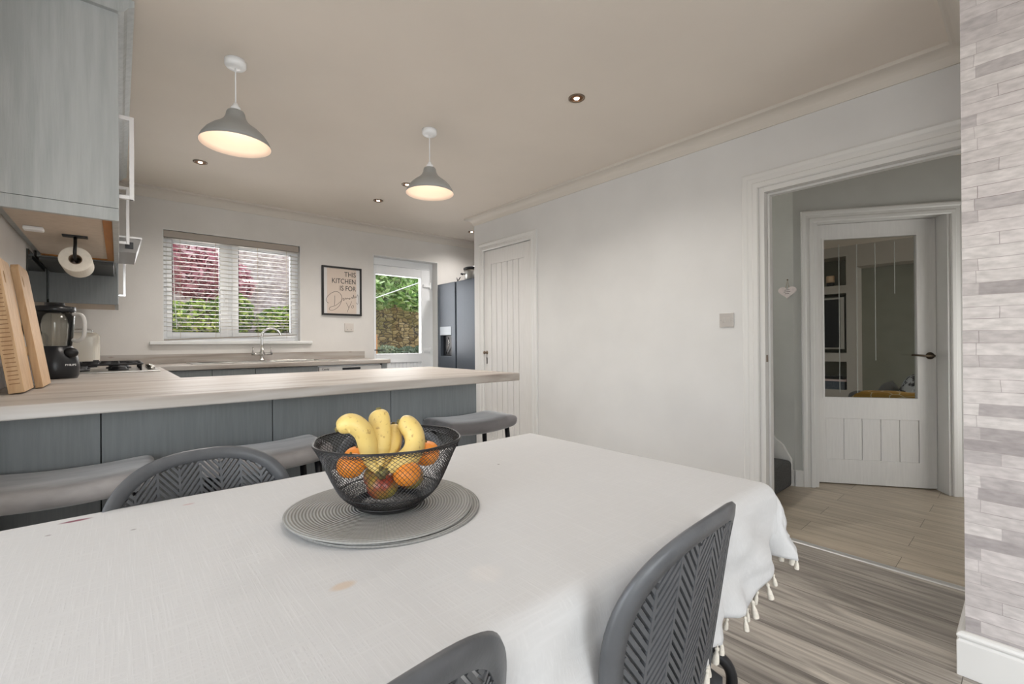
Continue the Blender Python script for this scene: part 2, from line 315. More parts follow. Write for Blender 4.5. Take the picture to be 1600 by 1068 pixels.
def rubble_mat():
    m, nt, b = nt_new('mossy_garden_stone'); L = nt.links.new
    tc = N(nt, 'ShaderNodeTexCoord'); sp = N(nt, 'ShaderNodeSeparateXYZ'); L(tc.outputs['Object'], sp.inputs[0])
    cb = N(nt, 'ShaderNodeCombineXYZ'); L(sp.outputs[0], cb.inputs[0]); L(sp.outputs[2], cb.inputs[1])
    wn = N(nt, 'ShaderNodeTexNoise'); wn.inputs['Scale'].default_value = 3; L(cb.outputs[0], wn.inputs['Vector'])
    wv = N(nt, 'ShaderNodeVectorMath', operation='MULTIPLY_ADD'); wv.inputs[1].default_value = (.1, .08, 0); L(wn.outputs['Color'], wv.inputs[0]); L(cb.outputs[0], wv.inputs[2])
    sc = N(nt, 'ShaderNodeVectorMath', operation='MULTIPLY'); sc.inputs[1].default_value = (8, 15, 1); L(wv.outputs[0], sc.inputs[0])
    v1 = N(nt, 'ShaderNodeTexVoronoi'); v1.inputs['Scale'].default_value = 1; v1.inputs['Randomness'].default_value = .75; L(sc.outputs[0], v1.inputs['Vector'])
    v2 = N(nt, 'ShaderNodeTexVoronoi'); v2.feature = 'DISTANCE_TO_EDGE'; v2.inputs['Scale'].default_value = 1; v2.inputs['Randomness'].default_value = .75; L(sc.outputs[0], v2.inputs['Vector'])
    sx = N(nt, 'ShaderNodeSeparateXYZ'); L(v1.outputs['Color'], sx.inputs[0])
    cr = N(nt, 'ShaderNodeValToRGB'); e = cr.color_ramp.elements; e[0].color = (*lin((122, 100, 66)), 1); e[1].color = (*lin((206, 184, 140)), 1)
    for p, c in ((.35, (156, 132, 88)), (.7, (180, 156, 108))): x = e.new(p); x.color = (*lin(c), 1)
    L(sx.outputs[0], cr.inputs[0])
    n2 = N(nt, 'ShaderNodeTexNoise'); n2.inputs['Scale'].default_value = 2.2; n2.inputs['Detail'].default_value = 6; L(cb.outputs[0], n2.inputs['Vector'])
    mr = N(nt, 'ShaderNodeMapRange'); mr.inputs['From Min'].default_value = .45; mr.inputs['From Max'].default_value = .65; mr.inputs['To Max'].default_value = .7; L(n2.outputs['Fac'], mr.inputs['Value'])
    mx = N(nt, 'ShaderNodeMix', data_type='RGBA'); mx.inputs[7].default_value = (*lin((122, 116, 60)), 1); L(mr.outputs[0], mx.inputs[0]); L(cr.outputs[0], mx.inputs[6])
    me_ = N(nt, 'ShaderNodeMapRange'); me_.inputs['From Min'].default_value = .02; me_.inputs['From Max'].default_value = .09; me_.inputs['To Min'].default_value = 1; me_.inputs['To Max'].default_value = 0; L(v2.outputs['Distance'], me_.inputs['Value'])
    m5 = N(nt, 'ShaderNodeMix', data_type='RGBA'); m5.inputs[7].default_value = (*lin((78, 66, 46)), 1); L(me_.outputs[0], m5.inputs[0]); L(mx.outputs[2], m5.inputs[6])
    L(m5.outputs[2], b.inputs['Base Color']); b.inputs['Roughness'].default_value = .95
    bp = N(nt, 'ShaderNodeBump'); bp.inputs['Strength'].default_value = .8; bp.inputs['Distance'].default_value = .03; L(v2.outputs['Distance'], bp.inputs['Height']); L(bp.outputs[0], b.inputs['Normal'])
    return m
M_rubble = rubble_mat()
M_bank = mat('grey_brown_stone_bank', (150, 134, 124), (196, 184, 174), 16, stretch=(1, 1, 1.6), rough=.95, detail=8, bump=1)
M_paving = mat('garden_paving', (170, 160, 146), (150, 140, 126), 6, rough=.9)

# ------------------------------------------------------------------ mesh helpers
class MB:
    def __init__(s): s.v = []; s.f = []; s.sm = []
    def add(s, vs, fs, smooth=False):
        o = len(s.v); s.v += [tuple(p) for p in vs]; s.f += [tuple(i + o for i in f) for f in fs]; s.sm += [smooth] * len(fs); return s
    def box(s, x0, x1, y0, y1, z0, z1):
        x0, x1 = min(x0, x1), max(x0, x1); y0, y1 = min(y0, y1), max(y0, y1); z0, z1 = min(z0, z1), max(z0, z1)
        vs = [(x, y, z) for x in (x0, x1) for y in (y0, y1) for z in (z0, z1)]
        return s.add(vs, [(0, 1, 3, 2), (4, 6, 7, 5), (0, 4, 5, 1), (2, 3, 7, 6), (0, 2, 6, 4), (1, 5, 7, 3)])
    def obox(s, c, ax, ay, az, hx, hy, hz):
        c = Vector(c); ax = Vector(ax).normalized() * hx; ay = Vector(ay).normalized() * hy; az = Vector(az).normalized() * hz
        vs = [c + ax * i + ay * j + az * k for i in (-1, 1) for j in (-1, 1) for k in (-1, 1)]
        return s.add(vs, [(0, 1, 3, 2), (4, 6, 7, 5), (0, 4, 5, 1), (2, 3, 7, 6), (0, 2, 6, 4), (1, 5, 7, 3)])
    def tube(s, pts, r, seg=10, caps=True):
        pts = [Vector(p) for p in pts]; n = len(pts); rr = r if isinstance(r, (list, tuple)) else [r] * n
        t0 = (pts[1] - pts[0]).normalized(); up = Vector((0, 0, 1)) if abs(t0.z) < .9 else Vector((1, 0, 0))
        a = t0.cross(up).normalized(); vs = []
        for i, p in enumerate(pts):
            t = (pts[min(i + 1, n - 1)] - pts[max(i - 1, 0)]).normalized()
            a = (a - t * a.dot(t)).normalized(); b = t.cross(a)
            for k in range(seg):
                an = 2 * PI * k / seg; vs.append(p + (a * math.cos(an) + b * math.sin(an)) * rr[i])
        fs = [(i * seg + k, i * seg + (k + 1) % seg, (i + 1) * seg + (k + 1) % seg, (i + 1) * seg + k) for i in range(n - 1) for k in range(seg)]
        if caps: fs += [tuple(range(seg))[::-1], tuple((n - 1) * seg + k for k in range(seg))]
        return s.add(vs, fs, True)
    def lathe(s, prof, c=(0, 0, 0), seg=32, axis='Z', sx=1, sy=1):
        vs = []; n = len(prof)
        for (r, z) in prof:
            for k in range(seg):
                an = 2 * PI * k / seg; x, y = r * math.cos(an) * sx, r * math.sin(an) * sy
                vs.append({'Z': (c[0] + x, c[1] + y, c[2] + z), 'X': (c[0] + z, c[1] + x, c[2] + y), 'Y': (c[0] + x, c[1] + z, c[2] + y)}[axis])
        fs = [(i * seg + k, i * seg + (k + 1) % seg, (i + 1) * seg + (k + 1) % seg, (i + 1) * seg + k) for i in range(n - 1) for k in range(seg)]
        if prof[0][0] > 1e-6: fs.append(tuple(range(seg))[::-1])
        if prof[-1][0] > 1e-6: fs.append(tuple((n - 1) * seg + k for k in range(seg)))
        return s.add(vs, fs, True)
    def open_lathe(s, prof, c=(0, 0, 0), seg=32):
        vs = []; n = len(prof)
        for (r, z) in prof:
            for k in range(seg):
                an = 2 * PI * k / seg; vs.append((c[0] + r * math.cos(an), c[1] + r * math.sin(an), c[2] + z))
        return s.add(vs, [(i * seg + k, i * seg + (k + 1) % seg, (i + 1) * seg + (k + 1) % seg, (i + 1) * seg + k) for i in range(n - 1) for k in range(seg)], True)
    def sphere(s, c, r, seg=20, rings=12):
        if not isinstance(r, (tuple, list)): r = (r, r, r)
        prof = [(math.sin(PI * i / rings), -math.cos(PI * i / rings)) for i in range(rings + 1)]
        vs = []
        for (q, z) in prof:
            for k in range(seg):
                an = 2 * PI * k / seg; vs.append((c[0] + q * math.cos(an) * r[0], c[1] + q * math.sin(an) * r[1], c[2] + z * r[2]))
        return s.add(vs, [(i * seg + k, i * seg + (k + 1) % seg, (i + 1) * seg + (k + 1) % seg, (i + 1) * seg + k) for i in range(rings) for k in range(seg)], True)
    def prism(s, outline, z0, z1, holes=(), plane='XY', smooth=False):
        """outline/holes: 2D loops; extruded z0..z1 along the plane's normal"""
        mapf = {'XY': lambda a, b, c: (a, b, c), 'XZ': lambda a, b, c: (a, c, b), 'YZ': lambda a, b, c: (c, a, b)}[plane]
        loops = [list(outline)] + [list(h) for h in holes]
        tri = tessellate_polygon([[Vector((p[0], p[1], 0)) for p in l] for l in loops])
        flat = [p for l in loops for p in l]; n = len(flat)
        vs = [mapf(p[0], p[1], z0) for p in flat] + [mapf(p[0], p[1], z1) for p in flat]
        fs = [tuple(t) for t in tri] + [tuple(i + n for i in reversed(t)) for t in tri]
        o = 0
        for l in loops:
            m = len(l)
            fs += [(o + i, o + (i + 1) % m, o + (i + 1) % m + n, o + i + n) for i in range(m)]; o += m
        return s.add(vs, fs, smooth)
    def build(s, name, m, parent=None, bevel=0, local=False, matrix=None, fix=True, auto=None, seg=2):
        me = bpy.data.meshes.new(name); V = [Vector(p) for p in s.v]
        org = Vector((0, 0, 0))
        if parent is not None and not local:
            q = parent
            while q is not None: org += q.location; q = q.parent
        elif parent is None and not local and matrix is None:
            lo = Vector([min(p[i] for p in V) for i in range(3)]); hi = Vector([max(p[i] for p in V) for i in range(3)])
            org = Vector(((lo.x + hi.x) / 2, (lo.y + hi.y) / 2, lo.z))
        me.from_pydata([p - org for p in V], [], s.f); me.polygons.foreach_set('use_smooth', s.sm); me.update()
        if fix:
            bm = bmesh.new(); bm.from_mesh(me); bmesh.ops.recalc_face_normals(bm, faces=bm.faces); bm.to_mesh(me); bm.free()
        me.materials.append(m)
        o = bpy.data.objects.new(name, me); COL.objects.link(o)
        if parent is not None: o.parent = parent
        elif matrix is not None: o.matrix_world = matrix
        elif not local: o.location = org
        if bevel:
            b = o.modifiers.new('bevel', 'BEVEL'); b.width = bevel; b.segments = seg; b.limit_method = 'ANGLE'; b.angle_limit = math.radians(35); b.harden_normals = False
        return o
def tag(o, label, cat, group=None, kind=None):
    o['label'] = label; o['category'] = cat
    if group: o['group'] = group
    if kind: o['kind'] = kind
    return o
def thing(name, label, cat, loc=(0, 0, 0), rz=0, group=None):
    o = bpy.data.objects.new(name, None); COL.objects.link(o); o.location = loc; o.rotation_euler = (0, 0, rz); o.empty_display_size = .05
    return tag(o, label, cat, group)
def struct(name, mb, m, bevel=0, **kw):
    o = mb.build(name, m, bevel=bevel, **kw); o['kind'] = 'structure'; return o
def copy_tree(o, parent=None):
    c = o.copy(); COL.objects.link(c); c.parent = parent
    for ch in list(o.children): copy_tree(ch, c)
    return c
def sweep(path, prof, closed=False):
    """profile (distance left of the path, z) swept along a 2D path with mitred corners"""
    P = [Vector(p) for p in path]; n = len(P); mb = MB(); k = len(prof); vs = []
    for i, p in enumerate(P):
        d0 = (P[i] - P[i - 1]).normalized() if i > 0 else None; d1 = (P[i + 1] - P[i]).normalized() if i < n - 1 else None
        if d0 is None: d0 = d1
        if d1 is None: d1 = d0
        n0 = Vector((-d0.y, d0.x)); n1 = Vector((-d1.y, d1.x)); m = (n0 + n1).normalized(); m = m / max(.3, m.dot(n0))
        for (d, z) in prof: vs.append((p.x + m.x * d, p.y + m.y * d, z))
    fs = [(i * k + j, i * k + (j + 1) % k, (i + 1) * k + (j + 1) % k, (i + 1) * k + j) for i in range(n - 1) for j in range(k)]
    fs += [tuple(range(k)), tuple((n - 1) * k + j for j in range(k))[::-1]]
    return mb.add(vs, fs)
def text(name, body, size, m, parent, loc, rot, align='LEFT', ext=.0006, off=0, sx=1):
    cu = bpy.data.curves.new(name, 'FONT'); cu.body = body; cu.size = size; cu.align_x = align; cu.extrude = ext; cu.offset = off
    cu.materials.append(m); o = bpy.data.objects.new(name, cu); COL.objects.link(o); o.parent = parent
    org = Vector((0, 0, 0)); q = parent
    while q is not None: org += q.location; q = q.parent
    bpy.context.view_layer.update()
    me = bpy.data.meshes.new_from_object(o.evaluated_get(bpy.context.evaluated_depsgraph_get())); bpy.data.objects.remove(o)
    o = bpy.data.objects.new(name, me); COL.objects.link(o); o.parent = parent
    if not me.materials: me.materials.append(m)
    o.location = Vector(loc) - org; o.rotation_euler = rot; o.scale = (sx, 1, 1)
    return o
def smoothpath(pts, n=6):
    P = [Vector(p) for p in pts]; out = []
    for i in range(len(P) - 1):
        a = P[max(i - 1, 0)]; b = P[i]; c = P[i + 1]; d = P[min(i + 2, len(P) - 1)]
        for k in range(n):
            t = k / n; out.append(.5 * ((2 * b) + (c - a) * t + (2 * a - 5 * b + 4 * c - d) * t * t + (3 * b - a - 3 * c + d) * t ** 3))
    out.append(P[-1]); return out

# ------------------------------------------------------------------ room constants
XL, XR, YB, CE = -.33, 2.81, 4.774, 2.4       # left wall, right wall, back wall, ceiling
YP = 3.83                                     # far end of the right wall
XB, YBR = 2.1, .155                           # stone-papered pier face and its end
WX0, WX1, WZ0, WZ1 = .28, 1.368, 1.133, 2.078  # window opening
DX0, DX1, DZ = 2.123, 2.95, 2.088             # back door opening
DY0, DY1, DH = .17, 1.015, 1.957              # doorway to the hall
WT = .948                                     # worktop height

# ------------------------------------------------------------------ shell
struct('floor', MB().box(-1.9, XR, -4.7, 5.02, -.06, 0).box(XR, 3.85, YP - .1, 5.02, -.06, 0), M_floor)
struct('floor_hall', MB().box(XR, 8.0, -2.5, YP - .1, -.06, 0).box(3.85, 8.0, YP - .1, 4.3, -.06, 0), M_hfloor)
struct('ceiling', MB().box(-1.9, XR + .1, -4.7, 5.02, CE, CE + .1).box(XR + .1, 3.85, YP - .1, 5.02, CE, CE + .1), M_ceil)
struct('ceiling_hall', MB().box(XR + .1, 8.0, -2.5, YP - .1, CE, CE + .1), M_ceil)
wb = MB()
wb.box(XL - .1, WX0, YB, 5.02, 0, CE); wb.box(WX0, WX1, YB, 5.02, 0, WZ0 - .028).box(WX0, WX1, YB, 5.02, WZ1, CE)
wb.box(WX1, DX0, YB, 5.02, 0, CE); wb.box(DX0, DX1, YB, 5.02, DZ, CE).box(DX1, 3.85, YB, 5.02, 0, CE)
struct('wall_back', wb, M_greywall)
struct('wall_left', MB().box(XL - .1, XL, 1.6, YB, 0, CE), M_greywall)
struct('wall_left_return', MB().box(-1.8, XL - .1, 1.6, 1.7, 0, CE), M_wall)
# dining end: patio doors on the left, added window frame around the fill lamp behind the camera
struct('wall_dining_left', MB().box(-1.9, -1.8, -4.6, -1.3, 0, CE).box(-1.9, -1.8, 1.0, 1.7, 0, CE).box(-1.9, -1.8, -1.3, 1.0, 2.15, CE), M_wall)
struct('wall_rear', MB().box(-1.9, -1.75, -4.7, -4.6, 0, CE).box(.91, 2.9, -4.7, -4.6, 0, CE).box(-1.75, .91, -4.7, -4.6, 0, .2).box(-1.75, .91, -4.7, -4.6, 2.3, CE), M_wall)
pf = MB()
for y0, y1 in ((-1.3, -.15), (-.15, 1.0)):
    pf.box(-1.88, -1.82, y0, y0 + .07, 0, 2.15).box(-1.88, -1.82, y1 - .07, y1, 0, 2.15).box(-1.88, -1.82, y0 + .07, y1 - .07, 0, .1).box(-1.88, -1.82, y0 + .07, y1 - .07, 2.07, 2.15)
struct('door_3', pf, M_upvc)
pf = MB()
for x0, x1 in ((-1.75, -.42), (-.42, .91)):
    pf.box(x0, x0 + .06, -4.69, -4.63, .2, 2.3).box(x1 - .06, x1, -4.69, -4.63, .2, 2.3).box(x0 + .06, x1 - .06, -4.69, -4.63, .2, .26).box(x0 + .06, x1 - .06, -4.69, -4.63, 2.24, 2.3)
struct('rear_window_added', pf, M_upvc)
# right wall with pantry door opening and the hall doorway
PD0, PD1, PDH = 2.965, 3.666, 2.03
wr = MB()
wr.box(XR, XR + .11, DY0, DY1 + .03, DH + .03, CE).box(XR, XR + .11, DY1 + .03, PD0, 0, CE).box(XR, XR + .11, PD0, PD1, PDH, CE).box(XR, XR + .11, PD1, YP, 0, CE)
wr.box(XR, XR + .11, YBR, DY0, 0, CE)
struct('wall_right', wr, M_wall)
struct('wall_pantry', MB().box(XR + .11, 3.85, YP - .1, YP, 0, CE), M_greywall)
struct('wall_fridge_recess', MB().box(3.75, 3.85, YP, YB, 0, CE), M_greywall)
struct('wall_stone_pier', MB().box(XB, XR + .11, -4.6, YBR, 0, CE), M_stone, local=True)

# reveals of the window and back door (white painted)
struct('trim_1', MB().box(WX1, WX1 - .006, YB + .001, 4.86, WZ0, WZ1).box(WX0, WX0 + .006, YB + .001, 4.86, WZ0, WZ1).box(WX0 + .006, WX1 - .006, YB + .001, 4.86, WZ1 - .006, WZ1), M_trim)
struct('trim_2', MB().box(DX1, DX1 - .008, YB - .002, 4.9, 0, DZ).box(DX0, DX0 + .008, YB - .002, 4.9, 0, DZ).box(DX0 + .008, DX1 - .008, YB - .002, 4.9, DZ - .008, DZ), M_trim)
# cornice
cp = [(0, 2.32), (.008, 2.32), (.01, 2.33)] + [(.012 + .058 * (1 - math.cos(a)), 2.33 + .05 * math.sin(a)) for a in [i * PI / 2 / 8 for i in range(1, 9)]] + [(.078, 2.382), (.078, 2.4), (0, 2.4)]
struct('cornice', sweep([(XB, -4.59), (XB, YBR), (XR, YBR), (XR, YP), (3.75, YP), (3.75, YB), (XL + .005, YB)], cp), M_cornice)
# skirting boards
sk = [(0, 0), (.02, 0), (.02, .112), (.0165, .117), (.0155, .121), (.02, .126), (.0205, .132), (.017, .139), (.01, .143), (0, .144)]
struct('baseboard_pier', sweep([(XB, -4.59), (XB, YBR), (XR - .012, YBR)], sk), M_trim, bevel=.002)
struct('baseboard_right', sweep([(XR, 1.135), (XR, 2.897)], sk), M_trim)
struct('baseboard_rear', sweep([(-.33, 1.6), (-1.8, 1.6)], sk), M_trim)

# architraves: a stepped moulding profile run round each opening
def architrave(name, y0, y1, zt, w, parent=None, X=XR, side=-1):
    mb = MB()
    prof = [(0, 0), (0, .012), (.006, .017), (w * .32, .018), (w * .38, .013), (w * .62, .013), (w * .7, .017), (w * .9, .02), (w, .016), (w, 0)]
    pts = [(y0, 0.), (y0, zt), (y1, zt), (y1, 0.)]      # inner line
    outd = [(-1, 0), (-1, 1), (1, 1), (1, 0)]
    vs = []
    for (y, z), (dy, dz) in zip(pts, outd):
        for (d, h) in prof: vs.append((X + side * h, y + dy * d, z + dz * d))
    k = len(prof)
    fs = [(i * k + j, i * k + j + 1, (i + 1) * k + j + 1, (i + 1) * k + j) for i in range(3) for j in range(k - 1)]
    mb.add(vs, fs); return mb
struct('trim_3', architrave('a', DY0 + .0, DY1 + .028, DH + .028, .09), M_trim)
struct('trim_4', architrave('a', PD0, PD1, PDH, .078), M_trim)
struct('trim_9', MB().box(XR + .05, XR + .108, PD0 - .001, PD1 + .001, 0, PDH + .001), M_trim)
# door lining of the hall doorway with stop and strike plate
ln = MB().box(XR - .002, XR + .112, DY1, DY1 + .0299, 0, DH + .0299).box(XR - .002, XR + .112, DY0 + .001, DY1 - .0002, DH, DH + .0299)
ln.box(XR + .045, XR + .085, DY1 - .012, DY1 - .0002, 0, DH - .012).box(XR + .045, XR + .085, DY0 + .001, DY1 - .0002, DH - .012, DH - .0002)
lo = struct('trim_5', ln, M_trim, bevel=.0015)
MB().box(XR + .012, XR + .036, DY1 - .002, DY1 + .001, .98, 1.02).build('strike_plate', M_bronze, lo)
th = MB().prism([(XR - .022, 0.0), (XR - .018, .005), (XR, .009), (XR + .018, .005), (XR + .022, 0.0)], YBR + .022, DY1 + .0, plane='XZ')
tag(th.build('threshold_strip', mat('satin_aluminium', (196, 196, 194), rough=.35, metal=.5)), 'silver metal threshold strip across the floor of the hall doorway', 'threshold strip')

# ------------------------------------------------------------------ pantry door (white, tongue and groove)
pd = thing('pantry_door', 'white boarded cupboard door with small bronze knob in the right wall', 'door', (XR + .012, (PD0 + PD1) / 2, 0))
mb = MB(); n = 6
ys0, ys1 = PD0 + .10, PD1 - .11
mb.box(XR + .002, XR + .045, PD0 + .002, ys0, .01, PDH - .004).box(XR + .002, XR + .045, ys1, PD1 - .002, .01, PDH - .004)
mb.box(XR + .002, XR + .045, ys0, ys1, 1.885, PDH - .004).box(XR + .002, XR + .045, ys0, ys1, .01, .16)
mb.build('door_frame', M_door, pd, bevel=.0015)
mb = MB(); bw = (ys1 - ys0) / n
for i in range(n): mb.box(XR + .006, XR + .04, ys0 + i * bw + .0025, ys0 + (i + 1) * bw - .0025, .16, 1.885)
mb.box(XR + .02, XR + .038, ys0, ys1, .16, 1.885)
mb.build('boards', M_door, pd, bevel=.003)
h_ = MB().lathe([(0, 0), (.019, 0), (.019, .006), (.012, .009), (.008, .02), (.014, .03), (.017, .04), (.012, .048), (0, .05)], (0, 0, 0), 20, 'X')
h_.v = [(XR + .008 - x, y + 3.628, z + 1.005) for x, y, z in h_.v]
h_.build('door_knob', M_bronze, pd)
MB().lathe([(0, 0), (.012, 0), (.012, .004), (0, .005)], (XR + .003, 3.628, .955), 16, 'X').box(XR + .002, XR + .008, 3.619, 3.637, .89, .955).build('keyhole_plate', M_bronze, pd)
MB().box(XR - .002, XR + .008, PD0 + .001, PD0 + .012, 1.78, 1.87).build('hinge', M_steel, pd)
MB().box(XR - .002, XR + .008, PD0 + .001, PD0 + .012, .2, .29).build('hinge', M_steel, pd)

# ------------------------------------------------------------------ kitchen window
wy0, wy1 = 4.85, 4.915
WG = [(.347, .697), (.842, 1.298)]
wz0, wz1 = 1.212, 1.985
wf = MB().box(WX0, WX0 + .04, wy0, wy1, WZ0, WZ1).box(WX1 - .04, WX1, wy0, wy1, WZ0, WZ1).box(WX0 + .04, WX1 - .04, wy0, wy1, WZ1 - .05, WZ1).box(WX0 + .04, WX1 - .04, wy0, wy1, WZ0, WZ0 + .045).box(.745, .80, wy0, wy1, WZ0 + .045, WZ1 - .05)
wo = struct('window_1', wf, M_upvc, bevel=.003)
for i, (a, b) in enumerate(WG):
    x0, x1 = (WX0 + .03, .755) if i == 0 else (.79, WX1 - .03)
    c = MB().box(x0, a, wy0 - .012, wy1 - .01, WZ0 + .035, WZ1 - .04).box(b, x1, wy0 - .012, wy1 - .01, WZ0 + .035, WZ1 - .04).box(a, b, wy0 - .012, wy1 - .01, WZ0 + .035, wz0).box(a, b, wy0 - .012, wy1 - .01, wz1, WZ1 - .04)
    s_ = c.build('window_sash', M_upvc, wo, bevel=.003)
    g = MB().box(a, a + .005, wy0 - .005, wy0 + .02, wz0, wz1).box(b - .005, b, wy0 - .005, wy0 + .02, wz0, wz1).box(a + .005, b - .005, wy0 - .005, wy0 + .02, wz1 - .005, wz1).box(a + .005, b - .005, wy0 - .005, wy0 + .02, wz0, wz0 + .005)
    g.build('gasket', M_blackpl, s_)
    MB().box(a, b, wy0 + .01, wy0 + .014, wz0, wz1).build('pane', M_glass, s_)
MB().box(.715, .735, wy0 - .03, wy0 - .012, 1.52, 1.6).box(.718, .732, wy0 - .05, wy0 - .03, 1.44, 1.59).build('window_handle', M_upvc, wo, bevel=.004)
ws = MB().box(.19, 1.47, YB - .035, YB, 1.105, WZ0).box(WX0, WX1, YB, 4.85, 1.105, WZ0)
struct('window_sill', ws, M_trim, bevel=.006)

# venetian blind hanging in the recess
bl = thing('venetian_blind', 'white venetian blind with its crooked bottom rail in the kitchen window', 'blind', (.825, YB + .02, WZ1))
bx0, bx1, by = .287, 1.352, YB + .022
MB().box(bx0, bx1, by - .018, by + .022, 2.012, 2.068).build('headrail', mat('blind_headrail', (168, 158, 148), rough=.5), bl, bevel=.003)
ns = 22
for i in range(ns):
    z = 2.002 - i * .0372
    if i < ns - 3: za = zb = z
    else: zb = z + .012 * (i - ns + 4); za = z
    c = MB(); vs = []; K = 6
    for (x, zz) in ((bx0, za), (bx1, zb)):
        for k in range(K + 1):
            t = k / K * 2 - 1; vs.append((x, by + t * .0125, zz + .0016 * (1 - t * t) - t * .0012)); 
    fs = [(k, k + 1, K + 2 + k, K + 1 + k) for k in range(K)]
    c.add(vs, fs, True)
    so = c.build('slat', mat('blind_slat', (236, 232, 224), rough=.4), bl)
    sm = so.modifiers.new('thick', 'SOLIDIFY'); sm.thickness = .0012
rb = MB(); rb.add([(bx0, by - .012, 1.139), (bx0, by + .012, 1.139), (bx0, by + .012, 1.151), (bx0, by - .012, 1.151), (bx1 - .02, by - .012, 1.189), (bx1 - .02, by + .012, 1.189), (bx1 - .02, by + .012, 1.199), (bx1 - .02, by - .012, 1.199)],
                  [(0, 1, 2, 3), (4, 7, 6, 5), (0, 4, 5, 1), (1, 5, 6, 2), (2, 6, 7, 3), (3, 7, 4, 0)])
rb.build('bottom_rail', mat('blind_bottom_rail', (150, 142, 134), rough=.5), bl)
for x in (.40, .655, .99, 1.24):
    MB().tube([(x, by - .0135, 2.01), (x, by - .0135, 1.16)], .0011, 6).build('ladder_cord', M_string, bl)
MB().tube([(.345, by - .02, 2.0), (.36, by - .022, 1.5), (.375, by - .02, 1.24)], .0025, 6).build('tilt_wand', M_upvc, bl)

# ------------------------------------------------------------------ back door
bd = MB(); fy0, fy1 = 4.885, 4.945
bd.box(DX0 + .008, DX0 + .05, fy0, fy1, 0, DZ - .008).box(2.888, DX1 - .008, fy0, fy1, 0, DZ - .008).box(DX0 + .05, 2.888, fy0, fy1, 2.0, DZ - .008)
bdo = struct('door_1', bd, M_upvc, bevel=.004)
gx0, gx1, gz0, gz1 = 2.199, 2.776, .985, 1.893
sl = MB().box(DX0 + .05, gx0, 4.875, 4.94, .03, 1.995).box(gx1, 2.885, 4.875, 4.94, .03, 1.995).box(gx0, gx1, 4.875, 4.94, gz1, 1.995).box(gx0, gx1, 4.875, 4.94, .88, gz0).box(gx0, gx1, 4.875, 4.94, .03, .15)
dl = sl.build('door_leaf', M_upvc, bdo, bevel=.004)
mb = MB()
for i in range(12): mb.box(gx0 + i * (gx1 - gx0) / 12 + .002, gx0 + (i + 1) * (gx1 - gx0) / 12 - .002, 4.89, 4.92, .15, .88)
mb.box(gx0, gx1, 4.9, 4.918, .15, .88)
mb.build('boarded_panel', M_upvc, dl, bevel=.002)
MB().box(gx0, gx1, 4.9, 4.904, gz0, gz1).build('pane', M_glass, dl)
for z in (1.80, 1.01): MB().box(2.80, 2.905, 4.858, 4.876, z - .015, z + .02).lathe([(0, -.04), (.011, -.04), (.011, .045), (0, .045)], (2.893, 4.862, z), 14).build('hinge', M_upvc, bdo, bevel=.002)
MB().tube([(2.175, 4.86, 1.03), (2.175, 4.83, 1.03), (2.29, 4.83, 1.028)], .006, 8).build('door_handle', M_dark, bdo)

# ------------------------------------------------------------------ continuous worktop and upstands
hole = [(1.02, 4.30), (1.02, 4.62), (1.46, 4.62), (1.46, 4.30)]
out = [(XL, 1.709), (1.535, 1.709), (1.552, 2.62), (.222, 2.62), (.222, 4.164), (2.027, 4.164), (2.027, YB), (XL, YB)]
wk = MB().prism(out, WT - .038, WT, [hole]).build('worktop', M_top, bevel=.005, seg=3, local=True)
tag(wk, 'washed oak laminate worktop running from the breakfast peninsula round to the sink', 'worktop')
MB().box(XL + .014, 2.015, YB - .014, YB, WT + .0005, 1.024).box(XL, XL + .014, 2.35, YB, WT + .0005, 1.024).build('upstand', M_top, wk, local=True)
tt = wk

# base cabinets: peninsula units with plain back panels facing the dining end
PX = [XL + .002, -.045, .469, .983, 1.491]
plab = ['grey peninsula cabinet against the left wall, panel behind the left stool', 'second grey peninsula cabinet from the left, behind the middle stool',
        'third grey peninsula cabinet, behind the bananas in the fruit bowl', 'grey peninsula end cabinet behind the charcoal stool by the boarded door']
for i in range(4):
    x0, x1 = PX[i] + .0015, PX[i + 1] - .0015
    c = thing('base_cabinet', plab[i], 'cabinet', ((x0 + x1) / 2, 2.3, 0), group='peninsula base cabinets')
    MB().box(x0 + .002, x1 - .002, 2.041, 2.58, .1, WT - .039).build('carcass', M_cabdark, c)
    MB().box(x0, x1, 2.02, 2.04, .1, WT - .0385).build('back_panel', M_cabdark, c, bevel=.001)
    MB().box(x0 + .01, x1 - .01, 2.06, 2.54, 0, .1).build('plinth', M_cabdark, c)
SX = [.26, .55, .85, 1.345]
slab = ['grey sink-run cabinet in the corner by the hob', 'grey cabinet under the left end of the sink', 'grey cabinet under the sink bowl and tap']
for i in range(3):
    x0, x1 = SX[i] + .0015, SX[i + 1] - .0015
    c = thing('base_cabinet', slab[i], 'cabinet', ((x0 + x1) / 2, 4.5, 0), group='sink run base cabinets')
    MB().box(x0 + .002, x1 - .002, 4.225, 4.755, .1, WT - .22 if i == 2 else WT - .039).build('carcass', M_cabdark, c)
    d = MB().box(x0, x1, 4.203, 4.224, .1, .904).build('door', M_cabdark, c, bevel=.002)
    MB().tube([(x1 - .05, 4.203, .6), (x1 - .05, 4.18, .6), (x1 - .05, 4.18, .8), (x1 - .05, 4.203, .8)], .005, 8).build('handle', M_handle, d)
    MB().box(x0 + .01, x1 - .01, 4.25, 4.7, 0, .1).build('plinth', M_cabdark, c)
for (y0, y1, lb) in ((2.66, 3.36, 'grey base cabinet in the left run beside the blender'), (3.365, 4.15, 'grey base cabinet under the gas hob')):
    c = thing('base_cabinet', lb, 'cabinet', (-.05, (y0 + y1) / 2, 0), group='left run base cabinets')
    MB().box(XL + .002, .16, y0 + .002, y1 - .002, .1, WT - .039).build('carcass', M_cabdark, c)
    MB().box(.161, .182, y0, y1, .1, .875).build('door', M_cabdark, c, bevel=.002)

